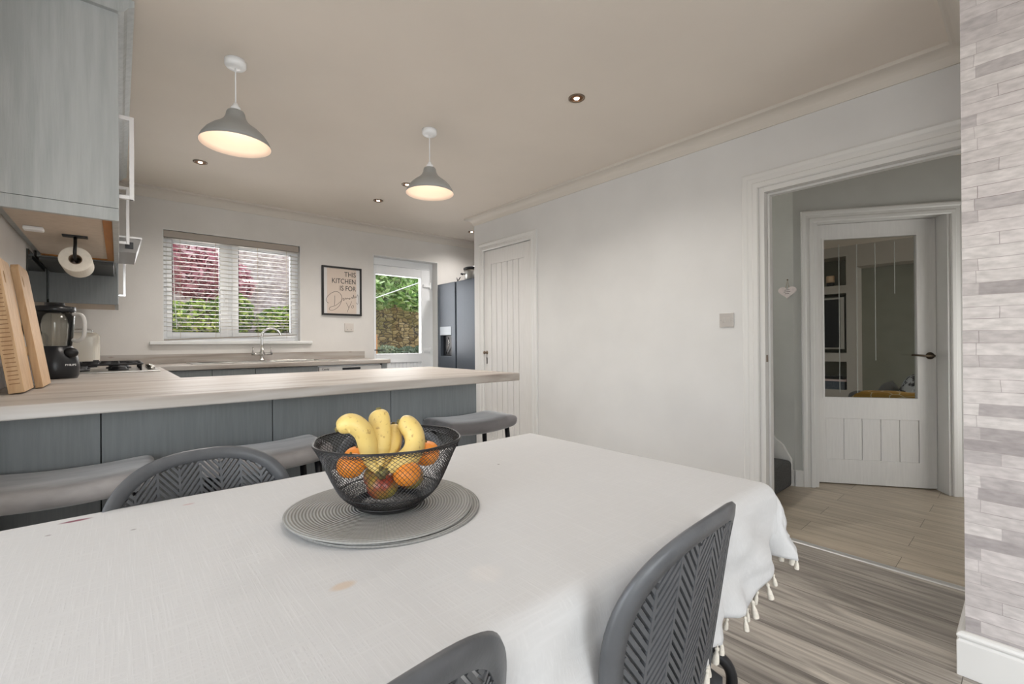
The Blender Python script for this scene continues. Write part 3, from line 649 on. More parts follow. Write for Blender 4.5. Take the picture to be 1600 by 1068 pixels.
dw = thing('dishwasher', 'white built-under dishwasher with a dark handle strip at the right of the sink run', 'dishwasher', (1.65, 4.5, 0))
MB().box(1.35, 1.945, 4.225, 4.755, .02, .905).build('body', M_upvc, dw, bevel=.003)
MB().box(1.352, 1.943, 4.19, 4.224, .78, .893).build('control_panel', mat('dishwasher_panel', (214, 212, 210), rough=.35), dw, bevel=.003)
MB().box(1.352, 1.943, 4.195, 4.224, .03, .776).build('door', M_upvc, dw, bevel=.003)
MB().box(1.56, 1.73, 4.186, 4.191, .862, .882).build('handle_recess', M_blackpl, dw)
text('lettering', 'Candy', .026, M_ink, dw, (1.375, 4.189, .866), (PI / 2, 0, 0))
tag(MB().box(1.95, 2.0, 4.19, 4.755, 0, WT - .0385).build('end_panel', M_cabdark, bevel=.002), 'narrow dark grey panel closing the right end of the sink run', 'end panel')

# ------------------------------------------------------------------ sink and tap
sk_ = thing('sink', 'stainless steel inset sink with drainer under the window', 'sink', (1.0, 4.46, WT))
rim = MB().prism([(.43, 4.27), (1.56, 4.27), (1.56, 4.70), (.43, 4.70)], WT + .0005, WT + .007, [[(1.04, 4.315), (1.04, 4.605), (1.44, 4.605), (1.44, 4.315)]])
rim.build('rim', M_steel, sk_, bevel=.003)
bw_ = MB(); x0, x1, y0, y1 = 1.04, 1.44, 4.315, 4.605
bw_.box(x0 - .004, x0, y0, y1, .79, WT).box(x1, x1 + .004, y0, y1, .79, WT).box(x0, x1, y0 - .004, y0, .79, WT).box(x0, x1, y1, y1 + .004, .79, WT).box(x0 - .004, x1 + .004, y0 - .004, y1 + .004, .785, .79)
bw_.build('bowl', M_steel, sk_)
dr = MB()
for i in range(10): dr.tube([(.5, 4.33 + i * .032, WT + .007), (.97, 4.33 + i * .032, WT + .007)], .003, 6)
dr.build('drainer_ribs', M_steel, sk_)
tp = thing('mixer_tap', 'chrome swan-neck mixer tap with two lever handles behind the sink', 'tap', (.995, 4.655, WT))
tx, ty = .995, 4.655
MB().lathe([(0, .006), (.027, .006), (.027, .014), (.018, .02), (.016, .05), (.02, .055), (.02, .085), (.014, .095), (.0135, .15), (0, .15)], (tx, ty, WT), 24).build('base', M_chrome, tp)
arc = [(tx, ty, WT + .09), (tx, ty, WT + .22)] + [(tx + .075 - .075 * math.cos(a), ty - .02 * (1 - math.cos(a)), WT + .225 + .075 * math.sin(a)) for a in [i * PI / 14 for i in range(0, 13)]]
arc.append((tx + .153, ty - .04, WT + .235))
MB().tube(smoothpath(arc, 3), .0105, 14).build('spout', M_chrome, tp)
for s in (-1, 1):
    MB().tube([(tx, ty, WT + .068), (tx + s * .085, ty, WT + .068)], .0125, 14).tube([(tx + s * .074, ty, WT + .068), (tx + s * .074, ty - .003, WT + .13)], .0045, 8).build('lever', M_chrome, tp)

# ------------------------------------------------------------------ gas hob
hb = thing('gas_hob', 'stainless gas hob with black pan supports on the left worktop run', 'hob', (-.04, 3.68, WT))
MB().box(-.30, .185, 3.36, 4.0, WT + .0005, WT + .008).build('hob_plate', M_steel, hb, bevel=.003)
for (x, y, r) in ((-.18, 3.52, .045), (-.18, 3.84, .035), (.0, 3.52, .035), (.0, 3.84, .05)):
    MB().lathe([(0, .008), (r + .012, .008), (r + .012, .016), (r, .018), (r, .026), (r * .8, .03), (0, .03)], (x, y, WT), 20).build('burner', M_dark, hb)
for y0, y1 in ((3.385, 3.675), (3.69, 3.98)):
    g = MB(); z = WT + .046
    def rr(x0, x1, ya, yb, r=.02):
        pts = []
        for cx, cy, a0 in ((x1 - r, yb - r, 0), (x0 + r, yb - r, 90), (x0 + r, ya + r, 180), (x1 - r, ya + r, 270)):
            for k in range(5): a = math.radians(a0 + k * 22.5); pts.append((cx + r * math.cos(a), cy + r * math.sin(a), z))
        pts.append(pts[0]); return pts
    g.tube(rr(-.27, .105, y0, y1), .0055, 8, False)
    ym = (y0 + y1) / 2
    for x in (-.18, .0):
        g.tube([(x, y0, z), (x, ym - .04, z)], .005, 8).tube([(x, ym + .04, z), (x, y1, z)], .005, 8)
        g.tube([(x - .085, ym, z), (x - .035, ym, z)], .005, 8).tube([(x + .035, ym, z), (x + .085, ym, z)], .005, 8)
    g.tube([(-.09, y0, z), (-.09, y1, z)], .005, 8)
    for x in (-.262, .097):
        for y in (y0 + .01, y1 - .01): g.tube([(x, y, z), (x, y, WT + .008)], .005, 8)
    g.build('pan_support', M_dark, hb)
for i in range(4): MB().lathe([(0, .008), (.018, .008), (.016, .028), (0, .03)], (.15, 3.5 + i * .12, WT), 18).build('control_knob', M_chrome, hb)

# ------------------------------------------------------------------ wall cabinets, hood, splashback
ZB = 1.564
wc = thing('wall_cabinet', 'large grey woodgrain wall cabinet nearest the camera, top left', 'cabinet', (-.16, 2.8, ZB))
MB().box(XL + .001, -.019, 2.262, 3.368, ZB + .028, 2.34).build('carcass', M_cab, wc)
MB().box(XL + .001, .003, 2.24, 2.26, ZB + .047, 2.36).build('end_panel', M_cab, wc, bevel=.001)
MB().box(XL + .001, .003, 2.24, 2.26, ZB, ZB + .0455).box(-.017, .003, 2.26, 3.37, ZB, ZB + .045).build('light_rail', M_cab, wc, bevel=.001)
MB().box(XL + .03, -.045, 2.262, 3.33, ZB + .010, ZB + .027).build('base_board', M_unders, wc)
MB().box(-.045, -.0175, 2.262, 3.368, ZB + .006, ZB + .027).box(XL + .03, -.045, 3.33, 3.368, ZB + .006, ZB + .027).build('pine_edging', M_pine, wc)
for (y0, y1, hy) in ((2.264, 2.81, 2.30), (2.814, 3.367, 3.325)):
    d = MB().box(-.018, .003, y0, y1, ZB + .047, 2.33).build('door', M_cab, wc, bevel=.002)
    z0, z1 = 1.665, 1.985
    MB().box(.003, .046, hy - .007, hy + .007, z0, z0 + .014).box(.003, .046, hy - .007, hy + .007, z1 - .014, z1).box(.034, .048, hy - .008, hy + .008, z0, z1).build('handle', M_handle, d, bevel=.001)
wc2 = thing('wall_cabinet', 'grey wall cabinet beyond the cooker hood near the window wall', 'cabinet', (-.16, 4.2, 1.365))
MB().box(XL + .001, -.019, 3.921, 4.5, 1.385, 2.33).build('carcass', M_cab, wc2)
MB().box(XL + .013, -.003, 3.9, 3.92, 1.365, 2.34).build('end_panel', M_cabdark, wc2, bevel=.001)
MB().box(XL + .014, -.02, 3.921, 4.49, 1.365, 1.384).build('base_board', M_unders, wc2)
d = MB().box(-.018, .001, 3.922, 4.5, 1.366, 2.33).build('door', M_cab, wc2, bevel=.002)
MB().box(.001, .035, 3.95, 3.964, 1.425, 1.437).box(.001, .035, 3.95, 3.964, 1.72, 1.732).box(.024, .037, 3.949, 3.965, 1.425, 1.732).build('handle', M_handle, d, bevel=.001)
# top cornice above the wall cabinets
pr_ = [(.003, 2.34), (.02, 2.345), (.03, 2.362), (.05, 2.375), (.05, 2.398), (XL + .002, 2.398), (XL + .002, 2.341)]
tag(MB().prism(pr_, 2.22, 4.52, plane='XZ').build('cabinet_cornice', M_cab), 'grey cornice strip along the top of the wall cabinets under the ceiling', 'cabinet cornice')
hd = thing('cooker_hood', 'steel and dark glass cooker hood between the two grey wall cabinets', 'cooker hood', (-.1, 3.63, 1.55))
MB().box(XL + .013, -.01, 3.372, 3.898, 1.565, 2.3).build('body', M_cabdark, hd)
v = MB().prism([(-.009, 1.63), (.08, 1.632), (.101, 1.71), (-.009, 1.722)], 3.39, 3.88, plane='XZ'); v.build('visor', mat('hood_visor_grey', (150, 148, 146), rough=.45), hd, bevel=.001)
MB().box(-.009, .104, 3.388, 3.882, 1.713, 1.724).build('visor_edge', M_handle, hd, bevel=.001)
MB().box(.03, .066, 3.386, 3.391, 1.652, 1.69).build('switch', M_blackpl, hd)
MB().box(XL + .02, -.02, 3.375, 3.895, 1.546, 1.564).build('filter_grille', mat('dark_grey_filter', (70, 70, 68), rough=.4, metal=.5), hd, bevel=.001)
tag(MB().box(XL + .0005, XL + .008, 3.13, 4.1, 1.026, 1.563 ).build('splashback', M_blackglass), 'dark glossy glass splashback behind the hob under the hood', 'splashback')

rh = thing('paper_towel_holder', 'black paper towel holder screwed under the large wall cabinet', 'paper towel holder', (-.139, 2.71, ZB))
MB().box(-.18, -.10, 2.69, 2.735, ZB + .004, ZB + .010).tube([(-.139, 2.7, ZB + .006), (-.139, 2.69, 1.53), (-.14, 2.68, 1.50), (-.14, 2.69, 1.476), (-.14, 2.95, 1.474)], .006, 8).build('bracket', M_dark, rh)
rp = thing('paper_towel_roll', 'white paper towel roll on the black holder under the wall cabinet', 'paper towel roll', (-.14, 2.83, 1.474))
q = MB(); prof = [(.052, 0), (.054, .003), (.054, .227), (.052, .23), (.022, .23), (.022, 0), (.052, 0)]
q.lathe(prof[:-1], (-.14, 2.715, 1.474), 36, 'Y'); 
q = MB(); seg = 40; vs = []
for (r, z) in prof[:-1]:
    for k in range(seg): a = 2 * PI * k / seg; vs.append((-.14 + r * math.cos(a), 2.715 + z, 1.474 + r * math.sin(a)))
m_ = len(prof) - 1
q.add(vs, [(i * seg + k, i * seg + (k + 1) % seg, ((i + 1) % m_) * seg + (k + 1) % seg, ((i + 1) % m_) * seg + k) for i in range(m_) for k in range(seg)], False)
q.build('paper', M_paper, rp)
q = MB(); vs = []
for (r, z) in ((.0215, .0), (.0215, .23), (.019, .23), (.019, 0)):
    for k in range(seg): a = 2 * PI * k / seg; vs.append((-.14 + r * math.cos(a), 2.715 + z, 1.474 + r * math.sin(a)))
q.add(vs, [(i * seg + k, i * seg + (k + 1) % seg, ((i + 1) % 4) * seg + (k + 1) % seg, ((i + 1) % 4) * seg + k) for i in range(4) for k in range(seg)], True)
q.build('card_tube', M_card, rp)
tag(MB().box(-.283, -.225, 2.585, 2.63, ZB - .006, ZB + .010).build('puck_light', M_upvc, bevel=.005), 'small white plastic light unit fixed under the large wall cabinet', 'cabinet light')

# ------------------------------------------------------------------ small things on the worktop
bo = thing('blender', 'black jug blender with clear jug standing on the left worktop', 'blender', (-.225, 3.0, WT))
prof = [(.0, .001), (.078, .001), (.084, .012), (.088, .05), (.082, .095), (.072, .125), (.062, .148), (.058, .152), (0, .152)]
MB().lathe(prof, (-.225, 3.0, WT), 28, sx=.98).build('motor_base', M_blackpl, bo)
MB().lathe([(0, 0), (.024, 0), (.022, .016), (.018, .02), (0, .02)], (0, 0, 0), 20, 'Y').build('x', M_blackpl, bo) if False else None
kn = MB().sphere((-.168, 2.945, WT + .12), (.026, .02, .024)); kn.build('speed_knob', M_dark, bo)
MB().open_lathe([(.058, .152), (.062, .18), (.067, .25), (.071, .312), (.0685, .312), (.0645, .25), (.0595, .182), (.055, .155)], (-.225, 3.0, WT), 32).build('jug', M_jug, bo)
MB().tube(smoothpath([(-.162, 2.97, WT + .30), (-.135, 2.95, WT + .298), (-.122, 2.94, WT + .27), (-.124, 2.945, WT + .2), (-.145, 2.96, WT + .175), (-.163, 2.975, WT + .18)], 5), .0085, 10).build('jug_handle', mat('clear_grey_plastic', (196, 194, 190), rough=.2), bo)
MB().lathe([(0, .308), (.067, .308), (.072, .315), (.072, .335), (.05, .338), (.034, .338), (.034, .35), (.03, .353), (0, .353)], (-.225, 3.0, WT), 28).build('lid', M_blackpl, bo)
text('lettering', 'PHILIPS', .0125, M_upvc, bo, (-.186, 2.9155, WT + .06), (PI / 2, 0, math.radians(24)))
bo_c = tag(MB().tube(smoothpath([(-.30, 2.93, 1.02), (-.315, 2.9, 1.08), (-.322, 2.95, 1.16), (-.324, 3.0, 1.2)], 5), .004, 6).box(-.329, -.30, 2.985, 3.02, 1.17, 1.22).build('power_cable', M_blackpl), 'black plug and flex behind the blender on the left wall', 'cable')

to = thing('toaster', 'cream upright toaster beyond the blender near the window wall', 'toaster', (-.185, 4.42, WT))
tb = MB().box(-.275, -.10, 4.31, 4.53, WT + .012, 1.195); tb.build('body', M_cream, to, bevel=.035, seg=5)
MB().box(-.26, -.115, 4.33, 4.51, WT + .0005, WT + .014).build('base', M_blackpl, to)
MB().box(-.24, -.135, 4.36, 4.385, 1.193, 1.1965).box(-.24, -.135, 4.42, 4.445, 1.193, 1.1965).build('slot', M_chrome, to)
MB().tube(smoothpath([(-.24, 4.4, 1.196), (-.235, 4.4, 1.213), (-.19, 4.4, 1.216), (-.145, 4.4, 1.213), (-.14, 4.4, 1.196)], 4), .004, 8).build('warming_rack', M_chrome, to)
MB().box(-.135, -.105, 4.307, 4.31, .985, 1.0).build('badge', M_ink, to)

# two wooden boards leaning on the left wall
def board(name, lab, xb, xt, y0, y1, h, th, slots):
    t = thing(name, lab, 'chopping board', ((xb), (y0 + y1) / 2, WT), group='leaning wooden boards')
    a = math.atan2(xt - xb, h); c, s = math.cos(a), math.sin(a)
    o2 = []; R = .03
    for cy, cz, a0 in ((y1 - R, h - R, 0), (y0 + R, h - R, 90)):
        for k in range(6): an = math.radians(a0 + k * 18); o2.append((cy + R * math.cos(an), cz + R * math.sin(an)))
    o2 = [(y1, 0)] + o2 + [(y0, 0)]
    holes = [[(y0 + .05 + .012 * math.cos(q), h - .06 + .02 * math.sin(q)) for q in [i * PI / 6 for i in range(12)]]]
    mb = MB().prism(o2, -th / 2, th / 2, holes, plane='YZ')
    mb.v = [(xb + x * c + z * s, y, WT + .004 + z * c - x * s * 1) for x, y, z in mb.v]
    mb.build('board', M_boardA, t, bevel=.004)
    if slots:
        g = MB()
        for i in range(26):
            z = .03 + i * (h - .08) / 26; g.obox((xb + z * s, y0 - .0002, WT + .004 + z * c), (c, 0, -s), (0, 1, 0), (s, 0, c), th * .33, .0006, .0012)
        g.build('edge_grooves', mat('dark_wood_grooves', (140, 104, 70), rough=.8), t)
    return t
board('chopping_board', 'thick pale wooden board with grooved edge, nearer of the two leaning boards', -.243, -.30, 2.10, 2.30, .43, .036, True)
board('chopping_board', 'thinner pale wooden board just behind the grooved leaning board', -.213, -.276, 2.32, 2.56, .44, .02, False)
cn = thing('canister', 'small grey canister beside the boards at the left picture edge', 'canister', (-.283, 2.68, WT))
MB().lathe([(0, .001), (.038, .001), (.04, .01), (.04, .11), (.036, .115), (0, .115)], (-.283, 2.68, WT), 24).build('body', mat('grey_glaze', (150, 142, 138), rough=.3), cn)
MB().lathe([(0, .115), (.04, .115), (.04, .13), (.012, .135), (.01, .15), (0, .15)], (-.283, 2.68, WT), 24).build('lid', M_boardA, cn)

# ------------------------------------------------------------------ picture, sockets, switch
pc = thing('framed_print', 'black framed beige kitchen slogan print beside the window', 'picture', (1.775, YB - .012, 1.40))
x0, x1, z0, z1 = 1.568, 1.982, 1.400, 1.908
fr = MB().box(x0, x0 + .018, YB - .024, YB - .001, z0, z1).box(x1 - .018, x1, YB - .024, YB - .001, z0, z1).box(x0 + .018, x1 - .018, YB - .024, YB - .001, z0, z0 + .018).box(x0 + .018, x1 - .018, YB - .024, YB - .001, z1 - .018, z1)
fr.build('frame', M_blackframe, pc, bevel=.001)
MB().box(x0 + .018, x1 - .018, YB - .012, YB - .008, z0 + .018, z1 - .018).build('mount', mat('grey_white_mount', (214, 211, 208), rough=.7), pc)
MB().box(x0 + .052, x1 - .056, YB - .0135, YB - .0118, z0 + .02, z1 - .02).build('print', M_poster, pc)
for i, s_ in enumerate(('THIS', 'KITCHEN', 'IS FOR')):
    text('lettering', s_, .072, M_ink, pc, (x1 - .06, YB - .0142, z1 - .098 - i * .074), (PI / 2, 0, 0), 'RIGHT', off=.0004, sx=.84)
# handwritten word drawn as pen strokes (x right, z up, in picture fractions of the frame)
def stroke(pts, r=.0017):
    W_, H_ = x1 - x0, z1 - z0
    P3 = smoothpath([(x0 + a * W_, YB - .0145, z1 - b * H_) for a, b in pts], 5)
    return MB().tube(P3, r, 5)
st = MB()
for s_ in ([(.31, .60), (.31, .70), (.30, .80)], [(.16, .76), (.10, .70), (.16, .60), (.30, .52), (.42, .53), (.49, .62), (.46, .75), (.38, .84), (.26, .90), (.18, .89), (.20, .84), (.33, .80), (.45, .72), (.50, .66)],
           [(.50, .66), (.55, .64), (.52, .69), (.57, .665), (.59, .63), (.61, .66), (.63, .63), (.65, .65), (.69, .63), (.68, .66), (.73, .63), (.75, .61), (.77, .64), (.79, .56), (.80, .63), (.83, .59), (.85, .62), (.88, .58), (.90, .55), (.92, .63), (.90, .75), (.86, .72)],
           [(.60, .73), (.64, .79), (.67, .84)], [(.74, .70), (.68, .82), (.62, .93)], [(.74, .80), (.78, .78), (.79, .82), (.75, .84), (.74, .80)]):
    w_ = stroke(s_); st.add(w_.v, w_.f, True)
st.build('handwriting', M_ink, pc)

def plate(name, lab, cat, X, Y, Z, wall, w=.086, h=.086, two=True, m=M_upvc):
    t = thing(name, lab, cat, (X, Y, Z - h / 2))
    if wall == 'back':
        MB().box(X - w / 2, X + w / 2, Y - .009, Y - .0005, Z - h / 2, Z + h / 2).build('plate', m, t, bevel=.002)
        for s in ((-1, 1) if two else (0,)): MB().box(X + s * w * .22 - .007, X + s * w * .22 + .007, Y - .011, Y - .009, Z - .012, Z + .012).build('switch', m, t)
        for s in (-1, 1): MB().box(X + s * .02 - .003, X + s * .02 + .003, Y - .0098, Y - .009, Z - .028, Z - .022).build('slot', M_blackpl, t)
    else:
        MB().box(X - .009, X - .0005, Y - w / 2, Y + w / 2, Z - h / 2, Z + h / 2).build('plate', m, t, bevel=.002)
        for s in ((-1, 1) if two else (0,)): MB().box(X - .0115, X - .009, Y + s * .014 - .007, Y + s * .014 + .007, Z - .013, Z + .013).build('switch', m, t, bevel=.001)
        for s in (-1, 1): MB().lathe([(0, 0), (.0028, 0), (.0028, .001), (0, .001)], (X - .0102, Y + s * .034, Z), 10, 'X').build('screw', M_steel, t)
plate('double_socket', 'white double plug socket on the back wall under the framed print', 'plug socket', 1.85, YB, 1.277, 'back', .098, .086, m=mat('beige_socket_plate', (206, 198, 190), rough=.4))
plate('light_switch', 'brushed steel light switch on the white wall by the hall doorway', 'light switch', XR, 1.232, 1.23, 'right', m=mat('satin_plate', (196, 192, 188), rough=.3, metal=.3))

# ------------------------------------------------------------------ fridge freezer and slow cooker
fz = thing('fridge_freezer', 'tall grey two-door fridge freezer beside the back door', 'fridge freezer', (3.25, 4.29, 0))
MB().box(2.99, 3.68, 3.85, 4.735, .02, 1.79).build('body', M_fridge, fz, bevel=.004)
z0, z1 = .06, 1.81
ld = MB().prism([(4.362, z0), (4.738, z0), (4.738, z1), (4.362, z1)], 2.922, 2.984, [[(4.445, .951), (4.445, 1.196), (4.68, 1.196), (4.68, .951)]], plane='YZ').build('freezer_door', M_fridge, fz, bevel=.006)
dp = MB().box(2.966, 2.984, 4.445, 4.68, .951, 1.196).build('dispenser_recess', M_blackpl, ld)
MB().box(2.918, 2.925, 4.443, 4.683, 1.198, 1.298).build('dispenser_panel', mat('pale_blue_panel', (176, 186, 196), rough=.25), ld, bevel=.001)
MB().tube([(2.945, 4.54, 1.17), (2.94, 4.52, 1.08), (2.95, 4.60, .98)], .006, 8).build('dispenser_lever', M_chrome, dp)
MB().box(2.922, 2.984, 3.845, 4.337, z0, z1).build('fridge_door', M_fridge, fz, bevel=.006)
MB().box(2.95, 2.989, 4.337, 4.362, z0, z1 - .01).build('handle_groove', M_grit, fz)
sc = thing('slow_cooker', 'silver slow cooker with black rim on top of the fridge freezer', 'slow cooker', (3.17, 4.29, 1.8105))
cx, cy = 3.17, 4.29
MB().lathe([(0, .001), (.12, .001), (.135, .015), (.14, .12), (.14, .145), (0, .145)], (cx, cy, 1.8105), 32).build('body', M_steel, sc)
MB().lathe([(0, .145), (.146, .145), (.147, .165), (.12, .175), (.03, .185), (.015, .187), (.015, .205), (0, .205)], (cx, cy, 1.8105), 32).build('lid', M_blackpl, sc)
MB().tube(smoothpath([(cx - .13, cy + .03, 1.90), (cx - .165, cy + .04, 1.905), (cx - .165, cy + .07, 1.905), (cx - .13, cy + .08, 1.90)], 4), .007, 8).build('side_handle', M_blackpl, sc)
tag(MB().tube(smoothpath([(2.96, 4.37, 1.83), (2.955, 4.355, 1.824), (2.96, 4.335, 1.835), (2.97, 4.32, 1.86)], 5), .005, 8).tube([(2.96, 4.37, 1.83), (2.965, 4.385, 1.86)], .005, 8).tube([(2.957, 4.35, 1.811), (2.957, 4.35, 1.83)], .006, 8).build('cable_end', M_blackpl), 'small curled black cable end on the fridge top beside the slow cooker', 'cable')

# ------------------------------------------------------------------ lights on the ceiling
def pendant(loc, lab):
    x, y = loc; t = thing('pendant_lamp', lab, 'pendant lamp', (x, y, CE), group='grey pendant lamps')
    MB().lathe([(0, -.0005), (.044, -.0005), (.044, -.024), (.038, -.032), (.012, -.034), (0, -.034)], (x, y, CE), 28).build('ceiling_rose', M_upvc, t)
    MB().tube([(x, y, CE - .03), (x, y, 2.19)], .0028, 8).build('flex', M_upvc, t)
    MB().lathe([(0, 2.205), (.008, 2.205), (.014, 2.19), (.02, 2.185), (.022, 2.165), (0, 2.165)], (x, y, 0), 20).build('lamp_holder', M_upvc, t)
    op = [(.022, 2.169), (.033, 2.167), (.0375, 2.158), (.040, 2.142), (.050, 2.122), (.068, 2.104), (.094, 2.086), (.118, 2.063), (.136, 2.036), (.1455, 2.012)]
    sh = MB().open_lathe(op + [(.144, 2.012)] + [(r - .003, z - .002) for r, z in op[::-1][1:]], (x, y, 0), 48); so = sh.build('lamp_shade', M_shade_out, t)
    so.data.materials.append(M_shade_in)
    for p in so.data.polygons:
        i = min(v for v in p.vertices) // 48
        if i >= len(op): p.material_index = 1
    MB().sphere((x, y, 2.105), (.028, .028, .034)).build('bulb', M_bulb, t)
    add_light('POINT', 'pendant_light', (x, y, 2.03), .42, (1, .86, .74), shadow_soft_size=.04)
    l = add_light('AREA', 'pendant_spill', (x, y, 2.006), 4.6, (1, .95, .89)); l.data.shape = 'DISK'; l.data.size = .26
pendant((.409, 2.392), 'grey metal pendant lamp nearer the wall cabinets, lit')
pendant((1.436, 2.409), 'grey metal pendant lamp nearer the boarded door, lit')
spots = [(1.846, 1.589, 'recessed downlight alone in front of the plain white wall'), (.443, 3.879, 'recessed downlight above the sink, left of the nearer pendant lamp'),
         (1.784, 3.895, 'recessed downlight just in front of the framed print wall'), (1.785, 3.353, 'recessed downlight half behind the farther pendant lamp'), (3.12, 4.30, 'recessed downlight over the fridge freezer')]
dproto = None
for x, y, lb in spots:
    if dproto is None:
        t = thing('recessed_downlight', lb, 'downlight', (x, y, CE), group='recessed downlights'); dproto = t
        MB().open_lathe([(.044, 0), (.044, -.004), (.038, -.006), (.033, -.003), (.033, -.0005)], (x, y, CE), 28).build('bezel', M_bronze, t)
        MB().lathe([(0, -.0015), (.032, -.0015), (.03, -.0008), (0, -.0005)], (x, y, CE), 24).build('reflector', mat('warm_reflector', (168, 122, 88), rough=.4), t)
        MB().sphere((x, y, CE - .003), (.014, .014, .004), 14, 8).build('lamp_lens', M_bulb2, t)
    else:
        t = copy_tree(dproto); t.location = (x, y, CE); t['label'] = lb
    l = add_light('SPOT', 'downlight_beam', (x, y, CE - .012), 44, (1, .96, .92), spot_size=math.radians(150), spot_blend=1.0, shadow_soft_size=.05)

# ------------------------------------------------------------------ bar stools
def make_stool(lab, m, loc, rz=0):
    t = thing('bar_stool', lab, 'bar stool', loc, rz, 'bar stools along the peninsula')
    W_, D_, th = .212, .138, .07; nx, ny = 22, 12; vs = []; mb = MB()
    def zs(a): return .016 * a * a
    rings = []
    for j in range(2):
        for iy in range(ny + 1):
            for ix in range(nx + 1):
                a = ix / nx * 2 - 1; b = iy / ny * 2 - 1
                # superellipse plan
                ea = math.copysign(abs(a) ** .75, a) if 0 else a
                x = a * W_; y = b * D_
                rr_ = (abs(a) ** 8 + abs(b) ** 6); sh = 1 - .02 * min(1, rr_)
                x *= sh; y *= sh
                edge = min(1, max(abs(a) ** 10, abs(b) ** 7))
                z = .738 - .016 + zs(a) - (.016 * edge if j == 0 else th - .010 * edge)
                if j == 1: x *= .975; y *= .96
                vs.append((x, y, z))
    n1 = (nx + 1) * (ny + 1)
    I_ = lambda j, iy, ix: j * n1 + iy * (nx + 1) + ix
    fs = []
    for iy in range(ny):
        for ix in range(nx):
            fs.append((I_(0, iy, ix), I_(0, iy, ix + 1), I_(0, iy + 1, ix + 1), I_(0, iy + 1, ix)))
            fs.append((I_(1, iy, ix), I_(1, iy + 1, ix), I_(1, iy + 1, ix + 1), I_(1, iy, ix + 1)))
    for ix in range(nx):
        fs.append((I_(0, 0, ix), I_(1, 0, ix), I_(1, 0, ix + 1), I_(0, 0, ix + 1))); fs.append((I_(0, ny, ix), I_(0, ny, ix + 1), I_(1, ny, ix + 1), I_(1, ny, ix)))
    for iy in range(ny):
        fs.append((I_(0, iy, 0), I_(0, iy + 1, 0), I_(1, iy + 1, 0), I_(1, iy, 0))); fs.append((I_(0, iy, nx), I_(1, iy, nx), I_(1, iy + 1, nx), I_(0, iy + 1, nx)))
    mb.add(vs, fs, True)
    so = mb.build('seat', m, t, local=True)
    ss = so.modifiers.new('sub', 'SUBSURF'); ss.levels = 1; ss.render_levels = 1
    for sx in (-1, 1):
        for sy in (-1, 1):
            MB().tube([(sx * .155, sy * .095, .695), (sx * .185, sy * .115, .3), (sx * .205, sy * .125, .003)], .0125, 12).build('leg', M_slate, t, local=True)
    fr_ = MB(); z = .24; c = [(-.188, -.117), (.188, -.117), (.188, .117), (-.188, .117)]
    for i in range(4): fr_.tube([(*c[i], z), (*c[(i + 1) % 4], z)], .008, 10)
    fr_.build('footrest', M_slate, t, local=True)
    br_ = MB()
    for sy in (-1, 1): br_.tube([(-.155, sy * .095, .672), (.155, sy * .095, .672)], .008, 8)
    br_.build('seat_frame', M_slate, t, local=True)
    return t
make_stool('taupe padded bar stool at the left end of the peninsula', M_stoolA, (-.115, 1.865, 0))
make_stool('taupe padded bar stool behind the far dining chair left of the fruit bowl', M_stoolA, (.405, 1.86, 0))
make_stool('charcoal padded bar stool at the right end of the peninsula', M_stoolC, (1.355, 1.885, 0))

